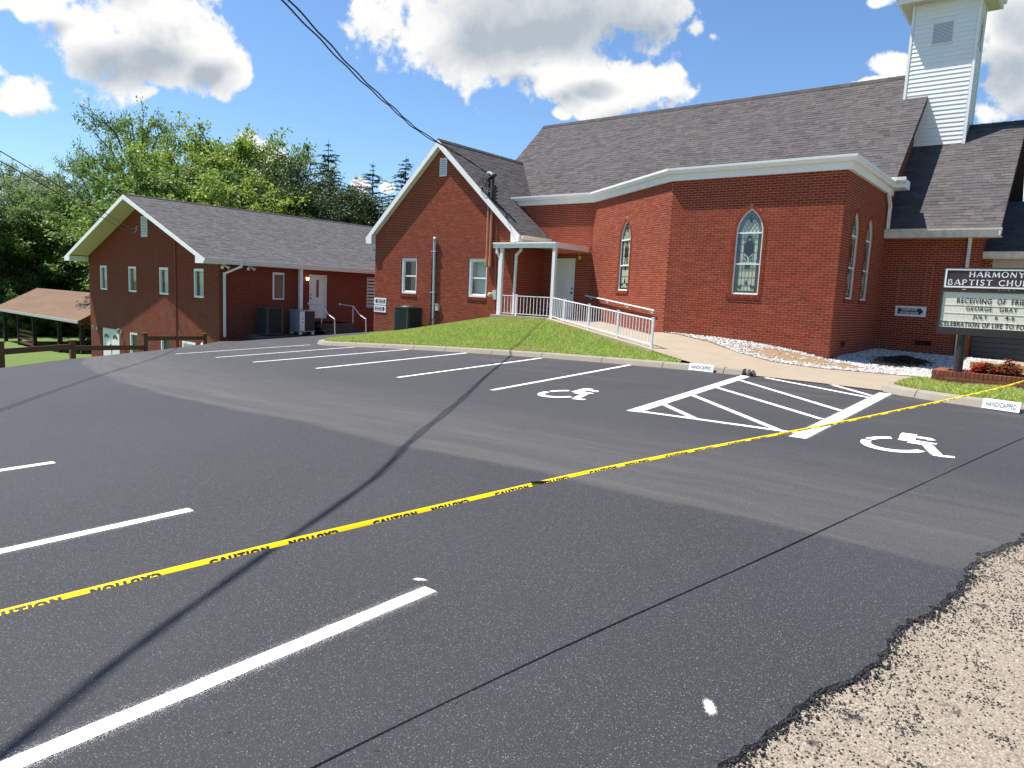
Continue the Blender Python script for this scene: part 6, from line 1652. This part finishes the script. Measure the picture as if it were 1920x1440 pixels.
# ------------------------------------------------------------------ overhead cables and pole
PO = thing('utility_pole', 'wooden utility pole behind the camera carrying the service cables', 'utility pole', (-.9, -9, gz(0, -9)))
mb = MB(); mb.tube([(-.9, -9, -2.2), (-.9, -9, 7.2)], [.16, .11], 14); obj('pole_shaft', mb, 'pole_wood', PO)
mb = MB(); mb.box(-2.1, .3, -9.18, -9.08, 6.2, 6.32); obj('crossarm', mb, 'pole_wood', PO)
CB = [(-0.9, -8.85, 6.2), (-3.3, -4.3, 5.0), (-5.588, -0.612, 4.44), (-6.279, 0.606, 4.32), (-7.325, 2.671, 4.22), (-8.287, 4.104, 4.17), (-9.785, 6.448, 4.13), (-11.343, 8.789, 4.08), (-12.916, 11.203, 4.13), (-14.404, 13.56, 4.2), (-16.2, 17.3, 4.28), (-17.9, 20.45, 4.36)]
for k, (r_, ph, lab) in enumerate(((.015, 0, 'upper of the two black service cables running to the gable mast'), (.014, 2.4, 'lower of the two black service cables running to the gable mast'))):
    pts = catmull(CB, 14); out_ = []
    for i, p in enumerate(pts):
        f = i/len(pts); env = math.sin(math.pi*min(1, f*1.03)); s_ = f*16
        out_.append(p+Vector((.030*math.cos(s_+ph), .0, .0))*(1 if k else -1)*env*.9+Vector((0, 0, (.045 if k == 0 else -.045)*env+.012*math.sin(i*.9+ph))))
    mb = MB(); mb.tube(out_, r_, 7); tag(obj('service_cable', mb, 'cable', origin=CB[0], smooth=True), lab, 'cable', 'overhead cables')
# two thin wires to the annex
for dz_, lab in ((.10, 'upper of two thin wires slanting to the annex gable'), (-.10, 'lower of two thin wires slanting to the annex gable')):
    pts = catmull([(-4.5,-5,4.9+dz_), (-9.5,-1.2,3.5+dz_), (-14.08,2.36,2.62+dz_), (-16.76,4.33,2.32+dz_), (-22.38,8.47,1.76+dz_*.9), (-29.5,12.3,1.75+dz_*.8), (-36.7,15.6,2.4+dz_*.6)], 8)
    mb = MB(); mb.tube(pts, .011, 5); tag(obj('thin_wire', mb, 'cable', origin=(-36.7, 15.6, 2.4)), lab, 'cable', 'thin wires to the annex')

# ------------------------------------------------------------------ vegetation
def leaf_quad(V, F, p, d, up, L, w):
    s = d.cross(up)
    if s.length < 1e-3: s = Vector((1, 0, 0))
    s.normalize(); o = len(V)
    V.append(tuple(p)); V.append(tuple(p+d*L*.5+s*w*.5)); V.append(tuple(p+d*L)); V.append(tuple(p+d*L*.5-s*w*.5)); F.append((o, o+1, o+2, o+3))
def rv(rr): 
    while True:
        v = Vector((rr.uniform(-1, 1), rr.uniform(-1, 1), rr.uniform(-1, 1)))
        if .05 < v.length < 1: return v.normalized()
def deciduous(seed, H, R, n_limb, per, feather, leafL, low=.12, sig=.42):
    """crown leaves and limbs of a broadleaf tree standing at the origin"""
    rr = random.Random(seed); V, F = [], []; tr = MB()
    lean = Vector((rr.uniform(-.04, .04), rr.uniform(-.04, .04), 0))*H
    tr.tube([(0, 0, -.5), Vector((0, 0, H*.3))+lean*.3, Vector((0, 0, H*.62))+lean*.6, Vector((0, 0, H*.9))+lean], [H*.022, H*.017, H*.010, H*.003], 8)
    for i in range(n_limb):
        f = low+(.86-low)*((i+rr.random())/n_limb); base = Vector((0, 0, H*f))+lean*f
        az = i*2.39996+rr.uniform(-.4, .4); prof = math.sin(math.pi*min(1, max(0, (f-low*.3))/(1.02-low*.3))**.75)**.7
        out = R*prof*rr.uniform(.72, 1.18); rise = H*rr.uniform(.06, .20)*(1+feather)
        tip = base+Vector((math.cos(az)*out, math.sin(az)*out, rise+(.08*H if f > .7 else 0)))
        mid = base.lerp(tip, .5)+Vector((0, 0, rise*.12))
        if tip.z > H*1.04: tip.z = H*rr.uniform(.96, 1.06)
        tr.tube([base, mid, tip], [H*.007*(1.2-f), H*.004, H*.0012], 5, cap=False)
        for k in range(per[0]):
            t_ = .30+.75*(k+rr.random())/per[0]; c = base.lerp(mid, t_*2) if t_ < .5 else mid.lerp(tip, (t_-.5)*2)
            dv = (rv(rr)+Vector((math.cos(az), math.sin(az), .35))*.8).normalized()*R*rr.uniform(.08, .24)
            c2 = c+dv; tr.tube([c, c2], [H*.0016, H*.0006], 3, cap=False)
            m_ = per[1] if rr.random() > .12 else per[1]//2
            for j in range(m_):
                q = rr.random(); p = c.lerp(c2, q*1.15)+Vector((rr.gauss(0, sig), rr.gauss(0, sig), rr.gauss(0, sig*.62)))*R*.12
                d = (rv(rr)+Vector((0, 0, -.25))+dv.normalized()*.5).normalized()
                L = leafL*rr.uniform(.65, 1.25); leaf_quad(V, F, p, d, rv(rr)*.6+Vector((0, 0, 1)), L, L*rr.uniform(.5, .75))
        if feather and f > .45:
            sh = tip+Vector((rr.uniform(-.5, .5), rr.uniform(-.5, .5), rr.uniform(.7, 1.6)))*R*.16*feather; tr.tube([tip, sh], [H*.0012, H*.0005], 3, cap=False)
            for j in range(26):
                p = tip.lerp(sh, rr.random()*1.1)+rv(rr)*.10; d = (rv(rr)+Vector((0, 0, .4))).normalized(); leaf_quad(V, F, p, d, Vector((0, 0, 1)), leafL*rr.uniform(.6, 1.0), leafL*.4)
    return V, F, tr
def conifer(seed, H, R, whorls, droop, full=1.0, start=.06):
    rr = random.Random(seed); V, F = [], []; tr = MB(); tr.tube([(0, 0, -.5), (0, 0, H*.5), (0, 0, H)], [H*.018, H*.010, .01], 7)
    for w in range(whorls):
        f = start+(1-start)*w/whorls; z = H*f; Lr = min(R, .78*H*(1-f))*rr.uniform(.70, 1.15)+.10; nb = 5 if f > .8 else 7
        for b in range(nb):
            az = 6.283*b/nb+w*1.1+rr.uniform(-.35, .35); L = Lr*rr.uniform(.6, 1.22)
            if rr.random() > full: continue
            d = Vector((math.cos(az), math.sin(az), 0)); pts = [Vector((0, 0, z+rr.uniform(-.1, .1)))]
            for k in range(1, 5): q = k/4; pts.append(pts[0]+d*L*q+Vector((0, 0, L*(.22*q-droop*q*q))))
            tr.tube(pts, [.035*(1-f)+.012, .02, .012, .008, .004], 3, cap=False)
            n = int(10+L*20)
            for k in range(n):
                q = (k+rr.random())/n; i = min(3, int(q*4)); p = pts[i].lerp(pts[i+1], q*4-i); sd = d.cross(Vector((0, 0, 1)))
                for s in (-1, 1):
                    dd = (d*.6+sd*s*rr.uniform(.6, 1.1)+Vector((0, 0, rr.uniform(-.45, .15)))).normalized(); ll = rr.uniform(.16, .42)*(1-.45*q)*min(1, L*.8+.3)
                    leaf_quad(V, F, p, dd, Vector((rr.uniform(-.3, .3), rr.uniform(-.3, .3), 1)), ll, ll*.34)
                    if rr.random() < .5: leaf_quad(V, F, p+dd*ll*.4, (dd+rv(rr)*.6).normalized(), rv(rr), ll*.7, ll*.26)
    return V, F, tr
def mesh_of(V, F, name, mat):
    me = bpy.data.meshes.new(name); me.from_pydata(V, [], F); me.materials.append(MATS[mat]); return me
PROTO = {}
def proto(key, fn, *a, **k):
    V, F, tr = fn(*a, **k); PROTO[key] = (V, F, tr)
def tree(key, x, y, z, s, rotz, leafmat_, label, name='broadleaf_tree', cat='tree', group='trees beyond the buildings', sz=1.0):
    V, F, tr = PROTO[key]; ck = (key, leafmat_)
    if ck not in PROTO:
        mt_ = bpy.data.meshes.new('trunk'); mt_.from_pydata(tr.v, [], tr.f); mt_.materials.append(MATS['bark'])
        PROTO[ck] = (mesh_of(V, F, 'crown', leafmat_), mt_)
    mc, mt_ = PROTO[ck]
    r = thing(name, label, cat, (x, y, z), group); r.scale = (s, s, s*sz); r.rotation_euler = (0, 0, rotz)
    for nm, me in (('crown', mc), ('trunk', mt_)):
        o = bpy.data.objects.new(nm, me); link(o, r)
    return r
proto('feather', deciduous, 3, 18, 6.2, 60, (9, 46), 1.0, .25, .10)
proto('round', deciduous, 5, 14, 5.2, 58, (9, 52), .25, .24, .08)
proto('broad', deciduous, 9, 12, 5.4, 56, (9, 52), 0, .26, .05)
proto('bush', deciduous, 12, 4, 3.0, 34, (7, 46), 0, .17, .02)
proto('spruce', conifer, 21, 17, 5.4, 40, .30, .78)
proto('hemlock', deciduous, 22, 15, 5.4, 74, (9, 60), .12, .20, .04, .5)
proto('thin', conifer, 23, 16, 3.6, 42, .35, .85)
def ray_at(px, py, d):     # a place in the wood seen at that bearing, d metres away
    v = (cF+cR*((px-960)/FPX)-cU*((py-720)/FPX)); h = math.hypot(v.x, v.y); return v.x/h*d, v.y/h*d, v.z/h*d
ZG = -6.2
TR = [
 # key, px, top py, distance, H proto, leaf, rot, label
 ('feather', 262, 246, 72, 18, 'leaf_mid', .3, 'tallest feathery tree rising behind the annex ridge'),
 ('feather', 190, 318, 84, 18, 'leaf_mid', 2.0, 'wispy tree left of the annex roof peak'),
 ('round', 345, 300, 64, 14, 'leaf_light', 1.1, 'yellow green tree behind the middle of the annex roof'),
 ('round', 430, 276, 68, 14, 'leaf_light', 4.0, 'bright tree standing in front of the small white cloud'),
 ('round', 505, 296, 66, 14, 'leaf_mid', 5.1, 'green tree just left of the dark evergreens'),
 ('broad', 395, 345, 58, 12, 'leaf_mid', 2.2, 'lower bushy tree behind the annex ridge'),
 ('bush', 455, 352, 53, 4, 'leaf_light', 1.0, 'small yellow green tree top peeking over the annex roof'),
 ('broad', 300, 330, 60, 12, 'leaf_mid', .9, 'leafy tree directly behind the annex roof peak'),
 ('round', 120, 378, 84, 14, 'leaf_mid', 3.3, 'mid green tree above the picnic shelter roof'),
 ('round', 40, 352, 105, 14, 'leaf_hazed', 1.9, 'haze tinted distant tree at the left edge of the picture'),
 ('round', 100, 345, 112, 14, 'leaf_hazed', .2, 'haze tinted distant tree between the two thin wires'),
 ('feather', 10, 330, 118, 18, 'leaf_hazed', 4.9, 'haze tinted far tree top at the very left'),
 ('broad', 60, 408, 80, 12, 'leaf_mid', 5.5, 'sunlit leafy tree left of the shelter ridge'),
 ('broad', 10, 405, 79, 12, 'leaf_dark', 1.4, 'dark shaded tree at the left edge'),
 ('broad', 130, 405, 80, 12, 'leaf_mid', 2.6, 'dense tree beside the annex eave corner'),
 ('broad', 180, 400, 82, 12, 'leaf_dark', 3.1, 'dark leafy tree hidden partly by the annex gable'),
 ('broad', -60, 400, 80, 12, 'leaf_mid', .5, 'tree just outside the left edge of the picture'),
 ('bush', 30, 505, 84, 4, 'leaf_light', 0, 'bright bush behind the left end of the shelter'),
 ('hemlock', 548, 330, 58, 15, 'needle_dark', 0, 'broad dark evergreen left of the tall spruce'),
 ('spruce', 616, 262, 60, 17, 'needle', 1.0, 'tallest spruce with a clear pointed leader'),
 ('hemlock', 590, 362, 54, 15, 'needle_dark', 2.0, 'low dark evergreen in front of the tall spruce'),
 ('hemlock', 655, 374, 57, 15, 'needle_dark', 3.5, 'dark evergreen between the two spruces'),
 ('spruce', 700, 302, 62, 17, 'needle', 2.7, 'second spruce left of the church gable'),
 ('spruce', 668, 326, 66, 17, 'needle', 4.1, 'shorter spruce showing between the two taller ones'),
 ('thin', 762, 292, 64, 16, 'needle', .6, 'narrow spruce tip beside the church gable'),
 ('hemlock', 735, 376, 58, 15, 'needle_dark', 5.0, 'dark evergreen tucked against the church gable'),
 ('hemlock', 505, 368, 55, 15, 'needle_dark', 4.0, 'dark evergreen behind the annex ridge')]
for (k, px, py, d, Hp, lm, ro, lab) in TR:
    x, y, zt = ray_at(px, py, d); z0 = terrain(x, y)-.2 if True else ZG
    s = (zt-z0)/Hp
    if k == 'bush': s = 1.5; z0 = zt-4*1.5
    sw = s
    if k in ('hemlock',) : s_xy = .95
    r = tree(k, x, y, z0, sw, ro, lm, lab, 'conifer' if k in ('spruce', 'hemlock', 'thin') else 'broadleaf_tree')
    if k == 'feather' and lm == 'leaf_mid': r.scale = (sw*.72, sw*.72, sw)
    elif k in ('round', 'broad', 'feather') and sw < .95: r.scale = (max(sw, .85), max(sw, .85), sw)
# undergrowth behind the shelter
rr = random.Random(77)
for i in range(15):
    px = -60+i*20; x, y, _ = ray_at(px, 600, rr.uniform(75, 78)); z = terrain(x, y)
    tree('bush', x, y, z-.2, rr.uniform(.7, .95), rr.uniform(0, 6), 'leaf_light' if i % 2 else 'leaf_mid', 'green bush in the undergrowth behind the picnic shelter', 'bush', 'bush', 'undergrowth behind the shelter')
for i in range(9):
    px = -90+i*32; x, y, _ = ray_at(px, 560, rr.uniform(94, 104)); z = terrain(x, y)
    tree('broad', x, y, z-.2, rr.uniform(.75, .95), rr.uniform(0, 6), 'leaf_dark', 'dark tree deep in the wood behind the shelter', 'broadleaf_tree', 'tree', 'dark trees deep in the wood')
for i in range(12):
    px = 330+i*42; x, y, _ = ray_at(px, 400, rr.uniform(80, 92)); z = terrain(x, y)
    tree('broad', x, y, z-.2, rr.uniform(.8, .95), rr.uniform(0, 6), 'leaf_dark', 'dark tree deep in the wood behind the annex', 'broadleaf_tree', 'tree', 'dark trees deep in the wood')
# greenery seen under the right hand porch
for i, (x, y) in enumerate(((-1.5, 36), (1.2, 38), (-4, 39), (4, 37))):
    tree('bush', x, y, -2.2, 1.25, i*1.3, 'leaf_light', 'sunlit bush seen through the porch behind the sign', 'bush', 'bush', 'bushes beyond the porch')
# ring of far trees so that the horizon never shows bare
for i in range(26):
    a = 1.9+i*.17; d = rr.uniform(120, 150); x, y = math.cos(a+math.pi/2)*d, math.sin(a+math.pi/2)*d
    if not (-2.6 < math.atan2(x, y) < -.2): 
        tree('round', x, y, terrain(x, y)-.3, rr.uniform(.8, 1.1), a, 'leaf_mid', 'far tree of the wood around the church', 'broadleaf_tree', 'tree', 'far trees all around')
